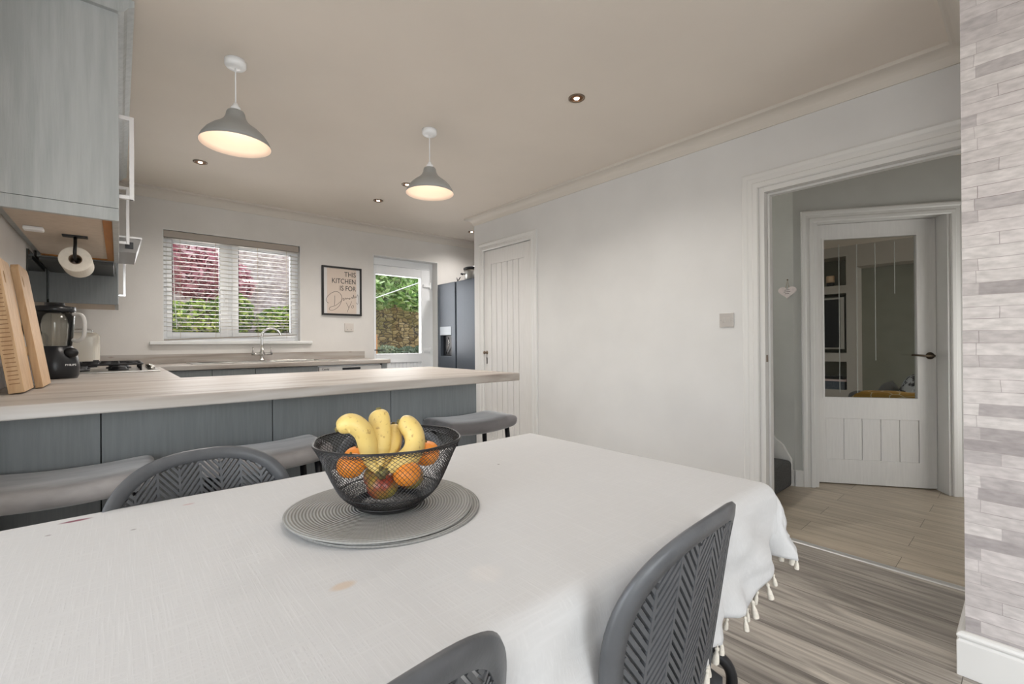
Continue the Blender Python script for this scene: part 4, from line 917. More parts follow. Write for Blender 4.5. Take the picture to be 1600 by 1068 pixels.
# ------------------------------------------------------------------ dining chairs
def backsurf(s, z):
    """local point of the backrest shell; s across, z height"""
    t = max((z - .47) / .36, 0)
    return (s, -.175 - .055 * t + .055 * (abs(s) / .22) ** 2.2, z)
BZ0, BZ1 = .455, .84
def outline(k, n, grow=0.):
    """k-th of n points of the back's outline (rounded top, straighter bottom)"""
    a = 2 * PI * k / n; c, s = math.cos(a), math.sin(a)
    hw = .200 - grow; hz = (BZ1 - BZ0) / 2 - grow; zc = (BZ0 + BZ1) / 2
    p = 2.5 if s > 0 else 4.5
    x = math.copysign(abs(c) ** (2 / p), c) * hw; z = zc + math.copysign(abs(s) ** (2 / p), s) * hz
    x *= 1 - .09 * (zc - z) / hz
    return x, z
def make_chair(lab, loc, rz):
    t = thing('dining_chair', lab, 'dining chair', loc, rz, 'grey slatted dining chairs')
    n = 72; mb = MB(); vs = []
    FW = .031
    for k in range(n):
        xo, zo = outline(k, n); xi, zi = outline(k, n, FW)
        ps = []
        for (f, dy) in ((0, 0), (.1, -.006), (.5, -.007), (.92, -.006), (1, -.001), (.92, .005), (.5, .006), (.1, .005)):
            x, z = xo + (xi - xo) * f, zo + (zi - zo) * f; q = backsurf(x, z); ps.append((q[0], q[1] + dy, q[2]))
        vs += ps
    m = 8
    mb.add(vs, [(k * m + j, k * m + (j + 1) % m, ((k + 1) % n) * m + (j + 1) % m, ((k + 1) % n) * m + j) for k in range(n) for j in range(m)], True)
    mb.build('back_frame', M_chair, t, local=True)
    # herringbone lattice: columns divided by ribs, slanted slats alternate
    inner = [outline(k, 240, FW - .004) for k in range(240)]
    def inside(x, z):
        c = False; j = len(inner) - 1
        for i in range(len(inner)):
            xi, zi = inner[i]; xj, zj = inner[j]
            if (zi > z) != (zj > z) and x < (xj - xi) * (z - zi) / (zj - zi) + xi: c = not c
            j = i
        return c
    lat = MB()
    def bar(p0, p1, hw, hy):
        K = 9; run = []
        segs = []
        for i in range(K + 1):
            u = i / K; x = p0[0] + (p1[0] - p0[0]) * u; z = p0[1] + (p1[1] - p0[1]) * u
            if inside(x, z): run.append((x, z))
            else:
                if len(run) > 1: segs.append(run)
                run = []
        if len(run) > 1: segs.append(run)
        for run in segs:
            a, b = run[0], run[-1]; dx, dz = b[0] - a[0], b[1] - a[1]; L_ = math.hypot(dx, dz)
            if L_ < .003: continue
            nx_, nz_ = -dz / L_ * hw, dx / L_ * hw
            pts = [a, b] if L_ < .06 else [run[int(i * (len(run) - 1) / 4)] for i in range(5)]
            vv = []
            for (x, z) in pts:
                for sx_, sy_ in ((-1, -1), (1, -1), (1, 1), (-1, 1)):
                    q = backsurf(x + sx_ * nx_, z + sx_ * nz_); vv.append((q[0], q[1] + sy_ * hy, q[2]))
            ff = [(i * 4 + j, i * 4 + (j + 1) % 4, i * 4 + 4 + (j + 1) % 4, i * 4 + 4 + j) for i in range(len(pts) - 1) for j in range(4)] + [(0, 3, 2, 1), tuple(len(pts) * 4 - 4 + j for j in range(4))]
            lat.add(vv, ff)
    CW = .044; ncol = 10; pitch = .0165; slope = 1.3
    for c in range(ncol):
        xa = -CW * ncol / 2 + c * CW; xb = xa + CW
        sg = 1 if c % 2 == 0 else -1
        z = BZ0 - .1
        k = 0
        while z < BZ1 + .1:
            z0_ = z - sg * CW * slope / 2; z1_ = z + sg * CW * slope / 2
            bar((xa, z0_), (xb, z1_), .0029, .0042); z += pitch; k += 1
        if c: bar2 = [(xa, BZ0), (xa, BZ1)]; bar(*[(xa, BZ0 + .02), (xa, (BZ0 + BZ1) / 2)], .0024, .0048); bar((xa, (BZ0 + BZ1) / 2), (xa, BZ1 - .02), .0024, .0048)
    lat.build('herringbone_slats', M_chair, t, local=True)
    # seat
    se = MB(); nx, ny = 14, 14; vs = []
    for j in range(2):
        for iy in range(ny + 1):
            for ix in range(nx + 1):
                a, b = ix / nx * 2 - 1, iy / ny * 2 - 1
                x, y = a * math.sqrt(1 - .28 * b * b) * .215, b * math.sqrt(1 - .28 * a * a) * .225 + .02
                vs.append((x, y, .452 - .012 * (1 - a * a) * (1 - b * b) + .01 * (a * a) - (.022 if j else 0)))
    n1 = (nx + 1) * (ny + 1); I_ = lambda j, iy, ix: j * n1 + iy * (nx + 1) + ix; fs = []
    for iy in range(ny):
        for ix in range(nx):
            fs.append((I_(0, iy, ix), I_(0, iy, ix + 1), I_(0, iy + 1, ix + 1), I_(0, iy + 1, ix))); fs.append((I_(1, iy, ix), I_(1, iy + 1, ix), I_(1, iy + 1, ix + 1), I_(1, iy, ix + 1)))
    for i in range(nx):
        fs.append((I_(0, 0, i), I_(1, 0, i), I_(1, 0, i + 1), I_(0, 0, i + 1))); fs.append((I_(0, ny, i), I_(0, ny, i + 1), I_(1, ny, i + 1), I_(1, ny, i)))
        fs.append((I_(0, i, 0), I_(0, i + 1, 0), I_(1, i + 1, 0), I_(1, i, 0))); fs.append((I_(0, i, nx), I_(1, i, nx), I_(1, i + 1, nx), I_(0, i + 1, nx)))
    se.add(vs, fs, True); se.build('seat', M_chair, t, local=True)
    for s in (-1, 1):
        MB().tube(smoothpath([(s * .165, -.14, .505), (s * .188, -.16, .495), (s * .206, -.178, .46), (s * .208, -.178, .38), (s * .222, -.2, .2), (s * .225, -.235, .003)], 5), .0105, 12).build('leg', M_dark, t, local=True)
        MB().tube(smoothpath([(s * .17, .12, .43), (s * .19, .17, .425), (s * .205, .195, .38), (s * .215, .215, .003)], 5), .0105, 12).build('leg', M_dark, t, local=True)
    MB().tube([(-.22, -.175, .43), (.22, -.175, .43)], .009, 10).tube([(-.18, .14, .427), (.18, .14, .427)], .009, 10).build('seat_frame', M_dark, t, local=True)
    return t
ch = make_chair('grey slatted dining chair on the camera side of the table, right of the two', (.672, .552, 0), .06)
CH = [('grey slatted dining chair at the lower picture edge, left of the two near chairs', (.12, .553, 0), .10),
      ('grey slatted dining chair on the far side of the table, left of the fruit bowl', (.190, 1.145, 0), PI + .17),
      ('grey slatted dining chair mostly hidden behind the fruit bowl', (.66, 1.165, 0), PI + .02)]
for lb, loc, rz in CH:
    c = copy_tree(ch); c.location = loc; c.rotation_euler = (0, 0, rz); c['label'] = lb

# ------------------------------------------------------------------ dining table and cloth
TX0, TX1, TY0, TY1, TZ = -.78, 1.205, .452, 1.285, .744
dt = thing('dining_table', 'rectangular dining table under the white tasselled cloth', 'table', ((TX0 + TX1) / 2, (TY0 + TY1) / 2, 0))
M_tw = mat('oak_table_wood', (176, 150, 120), (156, 130, 100), 10, stretch=(.6, 8, 8), rough=.5)
MB().box(TX0, TX1, TY0, TY1, TZ - .028, TZ - .001).build('table_top', M_tw, dt, bevel=.004)
for x in (TX0 + .2, TX1 - .27):
    for y in (TY0 + .1, TY1 - .1): MB().box(x - .03, x + .03, y - .03, y + .03, 0, TZ - .028).build('leg', M_tw, dt, bevel=.004)
MB().box(TX0 + .09, TX1 - .09, TY0 + .05, TY0 + .07, TZ - .1, TZ - .028).box(TX0 + .09, TX1 - .09, TY1 - .07, TY1 - .05, TZ - .1, TZ - .028).box(TX0 + .05, TX0 + .07, TY0 + .09, TY1 - .09, TZ - .1, TZ - .028).box(TX1 - .07, TX1 - .05, TY0 + .09, TY1 - .09, TZ - .1, TZ - .028).build('apron', M_tw, dt)

DX_, DY_ = .165, .228
def drape(u, v):
    """cloth coordinates (laid flat, overhang given as a fraction of the drop) -> draped position"""
    x = min(max(u, TX0), TX1); y = min(max(v, TY0), TY1); ox, oy = u - x, v - y
    z = TZ + .003 + .0012 * math.sin(u * 9 + 2 * math.sin(v * 4)) * math.sin(v * 7 + 1)
    m_ = max(abs(ox), abs(oy))
    if m_ < 1e-6: return (x, y, z)
    th_ = math.atan2(abs(oy), abs(ox)) / (PI / 2)
    t_ = min(1, max(0, (x - 1.0) / .2)); DYe = DY_ - .035 * t_ * t_ * (3 - 2 * t_)
    D_ = DX_ + (DYe - DX_) * th_ ** 1.3
    L_ = m_ * D_; h_ = math.hypot(ox, oy); dx, dy = ox / h_, oy / h_
    r = .034; arc_ = r * PI / 2
    corner = math.sin(th_ * PI)
    if L_ < arc_: a = L_ / r; h = r * math.sin(a); d = r * (1 - math.cos(a))
    else: h = r; d = r + (L_ - arc_)
    s = (u if abs(oy) > abs(ox) else v) + (.3 * th_)
    fold = math.sin(s * 19 + 1.1 * math.sin(s * 5.3)) * .009 + math.sin(s * 43 + d * 10 + 2 * math.sin(s * 11)) * .0055 + .004 * math.sin(s * 31 - d * 30)
    amp = min(1, max(0, (d - .02) / .14))
    wr_ = noise.noise(Vector((s * 7 + d * 9, s * 3 - d * 12, 2.3))) * .022 + noise.noise(Vector((s * 15 + d * 26, s * 5 - d * 16, 7.7))) * .009
    h += wr_ * amp + .012 * amp + fold * amp * (2.6 - .9 * corner) + corner * (.012 * amp + .008 * amp * math.sin(th_ * 13 + .6))
    return (x + dx * h, y + dy * h, z - d)
tc_ = MB()
def axis_samples(a, b):
    core = np.linspace(a, b, 110).tolist(); e = np.linspace(0, 1, 28)[1:].tolist()
    return [a - q for q in e[::-1]] + core + [b + q for q in e]
U = axis_samples(TX0, TX1); Vv = axis_samples(TY0, TY1)
vs = []
for v_ in Vv:
    for u_ in U: vs.append(drape(u_, v_))
nu = len(U)
tc_.add(vs, [(j * nu + i, j * nu + i + 1, (j + 1) * nu + i + 1, (j + 1) * nu + i) for j in range(len(Vv) - 1) for i in range(nu - 1)], True)
tcl = tc_.build('tablecloth', M_cloth, local=True, fix=True)
sm = tcl.modifiers.new('thick', 'SOLIDIFY'); sm.thickness = .0015; sm.offset = 1
tag(tcl, 'white slub cotton tablecloth with tasselled hem over the dining table', 'tablecloth')
# tassels hang from the hem (near side and right end)
tas = MB().sphere((0, 0, -.006), .0042, 8, 6).open_lathe([(.0035, -.008), (.0028, -.012), (.0055, -.02), (.0068, -.032), (.0062, -.036)], (0, 0, 0), 8).tube([(0, 0, 0.003), (0, 0, -.006)], .0012, 5)
me_t = None
hem = [(TX1 + 1, v_) for v_ in np.arange(TY0, TY1, .034)] + [(TX1 + 1, TY0 - q) for q in (.33, .66, 1)] + [(TX1 + q, TY0 - 1) for q in (.3, .65)] + [(u_, TY0 - 1) for u_ in np.arange(TX1, -.66, -.034)]
for i, (u_, v_) in enumerate(hem[:98]):
    p = Vector(drape(u_, v_))
    if me_t is None: o = tas.build('tassel', M_tassel, tcl, local=True); me_t = o.data
    else: o = bpy.data.objects.new('tassel', me_t); COL.objects.link(o); o.parent = tcl
    o.location = p; o.rotation_euler = ((rnd() - .5) * .5, (rnd() - .5) * .5, rnd() * 6); s = .78 + rnd() * .3; o.scale = (s, s, s)

# placemats
def placemat(lab, c, r, z, lift):
    seg, rg = 72, 14; vs = []; mb = MB()
    for j in range(2):
        for i in range(rg + 1):
            rr_ = r * i / rg
            for k in range(seg):
                a = 2 * PI * k / seg; wv = lift * (i / rg) ** 3 * (.5 + .5 * math.cos(2 * (a - 3.3)))
                e = .0018 * (1 if i < rg else .2) if j == 0 else 0
                vs.append((rr_ * math.cos(a), rr_ * math.sin(a), (.0036 if j == 0 and i < rg else .0026 if j == 0 else .0) + wv))
    n1 = (rg + 1) * seg; fs = []
    for i in range(rg):
        for k in range(seg):
            a, b, c2, d = i * seg + k, i * seg + (k + 1) % seg, (i + 1) * seg + (k + 1) % seg, (i + 1) * seg + k
            fs += [(a, b, c2, d), (n1 + a, n1 + d, n1 + c2, n1 + b)]
    fs += [(rg * seg + k, rg * seg + (k + 1) % seg, n1 + rg * seg + (k + 1) % seg, n1 + rg * seg + k) for k in range(seg)]
    mb.add(vs, fs, True); o = mb.build('placemat', M_mat, local=True); o.location = (c[0], c[1], z)
    return tag(o, lab, 'placemat', 'stacked round placemats')
placemat('lower round grey placemat, its edge showing to the right under the other', (.433, .899), .19, TZ + .0052, .003)
placemat('upper round grey placemat directly under the black fruit bowl', (.420, .905), .189, TZ + .0115, .007)

# ------------------------------------------------------------------ fruit bowl
BC = (.43, .893); BZ = TZ + .0165
fb = thing('fruit_bowl', 'black wire mesh fruit bowl on the grey placemats', 'bowl', (BC[0], BC[1], BZ))
ctrl = [(.056, .006), (.076, .016), (.096, .033), (.109, .054), (.122, .082), (.134, .110), (.145, .132), (.1500, .140)]
inr = [(.147, .1415), (.141, .138), (.136, .128)]
def prof_at(t, P_):
    q = smoothpath([(a, 0, b) for a, b in P_], 8); f = t * (len(q) - 1); i = min(int(f), len(q) - 2); p = q[i].lerp(q[i + 1], f - i); return p.x, p.z
def mesh_band(P_, rows, seg, r, name):
    mb = MB(); 
    grid = [prof_at(i / rows, P_) for i in range(rows + 1)]
    def pt(i, k):
        rr_, z = grid[i]; a = 2 * PI * (k + (.5 if i % 2 else 0)) / seg
        rad = rr_ * (1 + .012 * math.cos(8 * a)); return (BC[0] + rad * math.cos(a), BC[1] + rad * math.sin(a), BZ + z)
    vs = [pt(i, k) for i in range(rows + 1) for k in range(seg)]
    fs = []
    for i in range(0, rows - 1):
        for k in range(seg):
            # diamond: (i,k) -> (i+1,k) -> (i+2,k) -> (i+1,k-1)
            if i % 2 == 0: fs.append((i * seg + k, (i + 1) * seg + k, (i + 2) * seg + k, (i + 1) * seg + (k - 1) % seg))
            else: fs.append((i * seg + k, (i + 1) * seg + (k + 1) % seg, (i + 2) * seg + k, (i + 1) * seg + k))
    mb.add(vs, fs)
    o = mb.build(name, M_wire, fb, fix=False)
    wm = o.modifiers.new('wire', 'WIREFRAME'); wm.thickness = r; wm.use_replace = True; wm.use_even_offset = False; wm.use_boundary = True
    return o
M_wire = mat('black_coated_wire', (38, 37, 38), rough=.35, metal=.4)
mesh_band(ctrl, 38, 84, .0014, 'mesh_side')
mesh_band(inr, 6, 84, .0014, 'mesh_lip')
MB().lathe([(0, 0), (.058, 0), (.064, .004), (.075, .012), (.073, .0145), (.06, .007), (0, .006)], (BC[0], BC[1], BZ), 48).build('base', M_wire, fb)
rp_ = [(BC[0] + .1485 * (1 + .012 * math.cos(8 * a)) * math.cos(a), BC[1] + .1485 * (1 + .012 * math.cos(8 * a)) * math.sin(a), BZ + .1405) for a in [2 * PI * i / 96 for i in range(97)]]
MB().tube(rp_, .0022, 8, False).build('rim_wire', M_wire, fb)
rp_ = [(BC[0] + .0985 * math.cos(a), BC[1] + .0985 * math.sin(a), BZ + .036) for a in [2 * PI * i / 96 for i in range(97)]]
MB().tube(rp_, .0016, 8, False).build('kink_wire', M_wire, fb)

def banana(lab, pts, r):
    t = thing('banana', lab, 'banana', pts[-1], group='bananas in the fruit bowl')
    P_ = smoothpath(pts, 12); n = len(P_); mb = MB(); seg = 10; vs = []
    up = Vector((.6, -.75, .2)); t0 = (P_[1] - P_[0]).normalized(); a = t0.cross(up).normalized()
    for i, p in enumerate(P_):
        f = i / (n - 1); tg = (P_[min(i + 1, n - 1)] - P_[max(i - 1, 0)]).normalized(); a = (a - tg * a.dot(tg)).normalized(); b = tg.cross(a)
        # f=0 blossom tip, f=1 stem
        s = math.sqrt(max(.03, 1 - (1 - min(1, f / .2)) ** 2)) if f < .2 else 1
        if f > .72: s = max(.3, 1 - (f - .72) * 3.0)
        for k in range(seg):
            an = 2 * PI * k / seg; rr_ = r * s * (1 + .07 * math.cos(5 * an)); vs.append(p + (a * math.cos(an) + b * math.sin(an)) * rr_)
    fs = [(i * seg + k, i * seg + (k + 1) % seg, (i + 1) * seg + (k + 1) % seg, (i + 1) * seg + k) for i in range(n - 1) for k in range(seg)] + [tuple(range(seg)), tuple((n - 1) * seg + k for k in range(seg))]
    mb.add(vs, fs, True); mb.build('skin', M_bananaskin, t)
    MB().tube([P_[0] - (P_[1] - P_[0]).normalized() * .004, P_[0] + (P_[1] - P_[0]).normalized() * .002], r * .26, 8).build('blossom_tip', M_bananatip, t)
    e = P_[-1]; d = (P_[-1] - P_[-2]).normalized(); MB().tube([e - d * .004, e + d * .012], r * .33, 8).build('stem', M_bananatip, t)
    return t
def banana_mat():
    m, nt, b = nt_new('speckled_banana_skin'); L = nt.links.new
    tc = N(nt, 'ShaderNodeTexCoord'); n1 = N(nt, 'ShaderNodeTexNoise'); n1.inputs['Scale'].default_value = 28; L(tc.outputs['Object'], n1.inputs['Vector'])
    mx = N(nt, 'ShaderNodeMix', data_type='RGBA'); mx.inputs[6].default_value = (*lin((226, 200, 128)), 1); mx.inputs[7].default_value = (*lin((214, 184, 100)), 1); L(n1.outputs['Fac'], mx.inputs[0])
    n2 = N(nt, 'ShaderNodeTexNoise'); n2.inputs['Scale'].default_value = 120; n2.inputs['Detail'].default_value = 4; L(tc.outputs['Object'], n2.inputs['Vector'])
    mr = N(nt, 'ShaderNodeMapRange'); mr.inputs['From Min'].default_value = .6; mr.inputs['From Max'].default_value = .7; mr.inputs['To Max'].default_value = .55; L(n2.outputs['Fac'], mr.inputs['Value'])
    m2 = N(nt, 'ShaderNodeMix', data_type='RGBA'); m2.inputs[7].default_value = (*lin((140, 92, 50)), 1); L(mr.outputs[0], m2.inputs[0]); L(mx.outputs[2], m2.inputs[6]); L(m2.outputs[2], b.inputs['Base Color'])
    b.inputs['Roughness'].default_value = .42; return m
M_bananaskin = banana_mat()
banana('leftmost banana, its blunt tip pointing left over the bowl rim', [(.313, .867, .938), (.333, .853, .948), (.353, .848, .931), (.365, .850, .898), (.370, .848, .870), (.378, .83, .85)], .0185)
banana('tallest banana standing upright in the middle of the bunch', [(.405, .888, .963), (.404, .881, .946), (.401, .870, .925), (.397, .860, .902), (.390, .85, .877), (.383, .835, .855)], .0212)
banana('slim banana between the tallest and the rightmost one', [(.438, .889, .929), (.436, .882, .914), (.430, .870, .900), (.419, .858, .887), (.402, .85, .868), (.389, .833, .848)], .0165)
banana('rightmost banana curling over to the right of the bunch', [(.436, .860, .938), (.449, .850, .931), (.457, .839, .914), (.452, .827, .891), (.430, .815, .872), (.402, .812, .862), (.384, .811, .856)], .0205)

def fruit(name, lab, cat, c, r, m, group):
    t = thing(name, lab, cat, (c[0], c[1], c[2] - r), group=group)
    mb = MB().sphere(c, (r, r, r * .93), 26, 16)
    mb.v = [(x, y, z - .12 * r * math.exp(-((x - c[0]) ** 2 + (y - c[1]) ** 2) / (.1 * r * r)) * (1 if z > c[2] else -1)) for x, y, z in mb.v]
    mb.build('skin', m, t)
    MB().lathe([(0, 0), (.003, 0), (.002, .004), (0, .005)], (c[0], c[1], c[2] + r * .82), 8).build('stem_button', M_bananatip, t)
fruit('mandarin', 'orange mandarin at the left of the fruit bowl', 'mandarin', (.336, .862, .866), .026, M_orange, 'mandarins in the fruit bowl')
fruit('mandarin', 'orange mandarin low at the front right of the fruit bowl', 'mandarin', (.424, .805, .846), .0268, M_orange, 'mandarins in the fruit bowl')
fruit('mandarin', 'orange mandarin highest on the right of the fruit bowl', 'mandarin', (.489, .843, .868), .0285, M_orange, 'mandarins in the fruit bowl')
fruit('mandarin', 'orange mandarin peeping out behind the leftmost banana', 'mandarin', (.378, .935, .858), .029, M_orange, 'mandarins in the fruit bowl')
fruit('apple', 'red and green apple low in the front middle of the bowl', 'apple', (.395, .850, .820), .031, M_apple, 'apples in the fruit bowl')
fruit('apple', 'dark red apple under the highest mandarin on the right', 'apple', (.470, .878, .815), .029, M_apple, 'apples in the fruit bowl')
fruit('apple', 'dark red apple at the back bottom of the bowl', 'apple', (.420, .925, .815), .031, M_apple, 'apples in the fruit bowl')

# ------------------------------------------------------------------ hall: diagonal wall with glazed door, stairs
TH = math.atan2(-.824, .566)
DM = Matrix.Translation((3.88, 1.2, 0)) @ Matrix.Rotation(TH, 4, 'Z')     # local x along wall, local y into the living room
LX0, LX1, LZ = .14, .985, 2.01
struct('wall_hall_diagonal', MB().box(0, LX0, 0, .16, 0, CE).box(LX1, 1.9, 0, .16, 0, CE).box(LX0, LX1, 0, .16, LZ, CE), M_hallwall, matrix=DM)
struct('wall_stairs', MB().box(3.88, 4.0, 1.2, 4.3, 0, CE), M_hallwall)
struct('wall_stairs_far', MB().box(XR + .11, 3.88, 3.6, 3.7, 0, CE), M_hallwall)
struct('wall_hall_end', MB().box(XR + .11, 5.1, -.55, -.45, 0, CE), M_hallwall)
def arch2(x0, x1, zt, w, y, sgn=-1):
    prof = [(0, 0), (0, .012), (.006, .017), (w * .32, .018), (w * .38, .013), (w * .62, .013), (w * .7, .017), (w * .9, .02), (w, .016), (w, 0)]
    pts = [(x0, 0.), (x0, zt), (x1, zt), (x1, 0.)]; outd = [(-1, 0), (-1, 1), (1, 1), (1, 0)]; vs = []
    for (a, z), (da, dz) in zip(pts, outd):
        for (d, h) in prof: vs.append((a + da * d, y + sgn * h, z + dz * d))
    k = len(prof); return MB().add(vs, [(i * k + j, i * k + j + 1, (i + 1) * k + j + 1, (i + 1) * k + j) for i in range(3) for j in range(k - 1)])
struct('trim_6', arch2(LX0 - .005, LX1 + .0, LZ - .02, .085, 0), M_trim, matrix=DM)
struct('trim_7', MB().box(LX0 - .005, LX0 + .022, -.001, .161, 0, LZ).box(LX1 - .016, LX1 + .002, -.001, .161, 0, LZ).box(LX0 + .022, LX1 - .016, -.001, .161, LZ - .012, LZ), M_trim, matrix=DM, bevel=.001)
struct('trim_8', arch2(1.16, 1.86, 1.96, .07, 0), M_trim, matrix=DM)
gd = thing('glazed_door', 'white hall door with a tall clear glass panel and grooved lower panel', 'door', (0, 0, 0)); gd.matrix_world = DM
dy0, dy1 = .12, .155; a0, a1 = .166, .967; g0, g1, gz0, gz1 = .247, .848, .667, 1.878
mb = MB().prism([(a0, .008), (a1, .008), (a1, 1.996), (a0, 1.996)], dy0, dy1, [[(g0, gz0), (g0, gz1), (g1, gz1), (g1, gz0)], [(.254, .192), (.254, .505), (.858, .505), (.858, .192)]], plane='XZ')
mb.build('door_leaf', M_door, gd, local=True, bevel=.0025)
mb = MB()
for i in range(5): mb.box(.254 + i * .1208 + .002, .254 + (i + 1) * .1208 - .002, dy0 + .006, dy1 - .006, .192, .505)
mb.box(.254, .858, dy0 + .013, dy1 - .013, .192, .505); mb.build('grooved_panel', M_door, gd, local=True, bevel=.002)
gl = MB().box(g0, g1, dy0 + .015, dy0 + .021, gz0, gz1).build('glass_panel', M_doorglass, gd, local=True)
mb = MB()
for i, (x, zb) in enumerate(((.352, .70), (.47, .70), (.59, .95), (.715, 1.45))): mb.box(x, x + .0045, dy0 + .0135, dy0 + .015, zb, gz1 - .04)
mb.build('etched_lines', M_etch, gl, local=True)
bd_ = MB().prism([(g0 - .012, gz0 - .012), (g1 + .012, gz0 - .012), (g1 + .012, gz1 + .012), (g0 - .012, gz1 + .012)], dy0 - .004, dy0 + .006, [[(g0, gz0), (g0, gz1), (g1, gz1), (g1, gz0)]], plane='XZ')
bd_.build('glazing_bead', M_door, gd, local=True)
hm = mat('dark_bronze_handle', (84, 74, 62), rough=.3, metal=1)
MB().lathe([(0, 0), (.026, 0), (.026, .006), (.01, .01), (.009, .045), (0, .045)], (0, 0, 0), 20, 'Y')
hh = MB(); seg = 20
hh.lathe([(0, 0), (.026, 0), (.026, .007), (.011, .011), (.01, .05), (0, .05)], (0, 0, 0), 20, 'Y'); hh.v = [(x + .945 - .02, dy0 - y, z + .985) for x, y, z in hh.v]
hh.tube(smoothpath([(.925, dy0 - .045, .985), (.88, dy0 - .05, .985), (.82, dy0 - .048, .99), (.79, dy0 - .045, .992)], 4), [.009] * 6 + [.007] * 7, 10) if False else hh.tube(smoothpath([(.925, dy0 - .045, .985), (.88, dy0 - .05, .985), (.82, dy0 - .048, .99), (.79, dy0 - .045, .992)], 4), .0075, 10)
hh.build('lever_handle', hm, gd, local=True)
struct('baseboard_hall', MB().box(3.862, 3.88, 1.2, 1.26, 0, .12), M_trim)
struct('baseboard_hall_wall', MB().box(-.0, .052, -.016, 0, 0, .12), M_trim, matrix=DM)
# stairs going up behind the right wall
stt = thing('staircase', 'dark grey carpeted stairs seen through the hall doorway', 'stairs', (3.4, 1.3, 0))
for i in range(7):
    y = 1.205 + i * .23
    mb = MB().box(XR + .115, 3.845, y, y + .24 if i < 6 else y + 1.0, .001, .2 * (i + 1)); 
    if i == 0: mb.build('tread', M_carpet, stt, bevel=.03, seg=4)
    else: mb.build('tread', M_carpet, stt, bevel=.02, seg=3)
sg_ = MB().prism([(1.215, 0.0), (1.215, .20), (1.27, .30), (2.6, 1.45), (2.6, 1.1), (1.6, .0)], 3.847, 3.879, plane='YZ'); sg_.build('stringer', M_trim, stt, bevel=.002)
# hanging heart
hp = []
for i in range(48):
    a = 2 * PI * i / 48; hp.append((16 * math.sin(a) ** 3, 13 * math.cos(a) - 5 * math.cos(2 * a) - 2 * math.cos(3 * a) - math.cos(4 * a)))
he = thing('hanging_heart', 'grey wooden heart hanging on the hall wall beside the glazed door', 'wall ornament', (3.87, 1.238, 1.42))
mb = MB().prism([(-x * .0039 + 1.238, z * .0032 + 1.476) for x, z in hp], 3.862, 3.872, plane='YZ'); mb.build('heart', M_heart, he, bevel=.003)
MB().tube([(3.868, 1.225, 1.505), (3.874, 1.238, 1.565), (3.868, 1.251, 1.505)], .0018, 6).build('string', M_string, he)
MB().sphere((3.872, 1.238, 1.568), .006, 8, 6).build('hook', M_bronze, he)
MB().box(3.8605, 3.862, 1.221, 1.255, 1.488, 1.491).box(3.8605, 3.862, 1.216, 1.260, 1.474, 1.477).box(3.8605, 3.862, 1.224, 1.252, 1.460, 1.463).build('lettering_marks', M_ink, he)

# ------------------------------------------------------------------ living room beyond
TVX = 7.55
tw = MB(); n1y0 = 1.692; n2y0 = .2; n2y1 = 1.58
# wall face pieces (Y,Z) with niches; thickness goes to X+.4
def wp(y0, y1, z0, z1): tw.box(TVX, TVX + .4, y0, y1, z0, z1)
wp(-2.4, n2y0, 0, CE); wp(n2y0, n2y1, 2.105, CE); wp(n2y1, n1y0, 0, CE)
for z0, z1 in ((0, .42), (.81, .93), (1.755, 1.864), (2.262, CE)): wp(n1y0, 2.75, z0, z1)
wp(2.75, 4.2, 0, CE)
struct('wall_living_tv', tw, M_livwall)
struct('wall_living_recess', MB().box(TVX + .3, TVX + .4, n2y0, n2y1, 0, 2.105), M_recess)
struct('wall_living_niche', MB().box(TVX + .35, TVX + .4, n1y0, 2.75, .42, 2.262), M_recess)
struct('wall_living_side', MB().box(4.0, 8.0, 4.2, 4.3, 0, CE).box(4.9, 8.0, -2.5, -2.4, 0, CE), M_livwall)
tv = thing('television', 'flat television with a pale edge in the wall niche beyond the glazed door', 'television', (7.6, 2.2, .95))
MB().box(7.54, 7.58, 1.72, 2.68, .985, 1.70).build('casing', mat('silver_tv_edge', (176, 172, 164), rough=.35, metal=.2), tv, bevel=.003)
MB().box(7.537, 7.54, 1.76, 2.66, 1.005, 1.675).build('screen', M_screen, tv)
MB().box(7.58, 7.899, 2.1, 2.3, 1.25, 1.45).build('wall_bracket', M_blackpl, tv)
cd_ = thing('candle_jar', 'cream candle in a jar on the upper niche shelf beyond the glass', 'candle', (7.66, 1.9, 1.864))
MB().lathe([(0, .001), (.045, .001), (.048, .02), (.048, .06), (0, .06)], (7.66, 1.9, 1.864), 20).build('jar', M_blackpl, cd_)
MB().lathe([(0, .06), (.05, .06), (.05, .15), (.045, .155), (0, .15)], (7.66, 1.9, 1.864), 20).build('candle', mat('cream_wax', (226, 196, 160), rough=.5), cd_)
bs = thing('media_shelf', 'pale shelf over a dark basket in the lower niche beyond the glass', 'shelf unit', (7.7, 2.2, .42))
MB().box(7.56, 7.88, 1.7, 2.74, .535, .56).build('shelf', mat('pale_pink_shelf', (206, 186, 182), rough=.5), bs)
MB().box(7.57, 7.86, 1.72, 2.72, .421, .534).build('basket', mat('dark_blue_grey_weave', (66, 74, 84), (96, 104, 112), 30, stretch=(1, 8, 1), rough=.9), bs)
MB().box(7.60, 7.8, 1.75, 2.3, .561, .60).build('set_top_box', M_blackpl, bs)
sf = thing('sofa', 'grey sofa beyond the glazed door', 'sofa', (5.9, .3, 0))
MB().box(5.35, 6.3, -.75, 1.2, .05, .42).build('base', M_sofa, sf, bevel=.03, seg=3)
MB().box(5.35, 5.6, -.75, 1.2, .40, .605).build('backrest', M_sofa, sf, bevel=.05, seg=4)
MB().box(5.6, 6.3, .98, 1.2, .40, .56).build('armrest', M_sofa, sf, bevel=.05, seg=4)
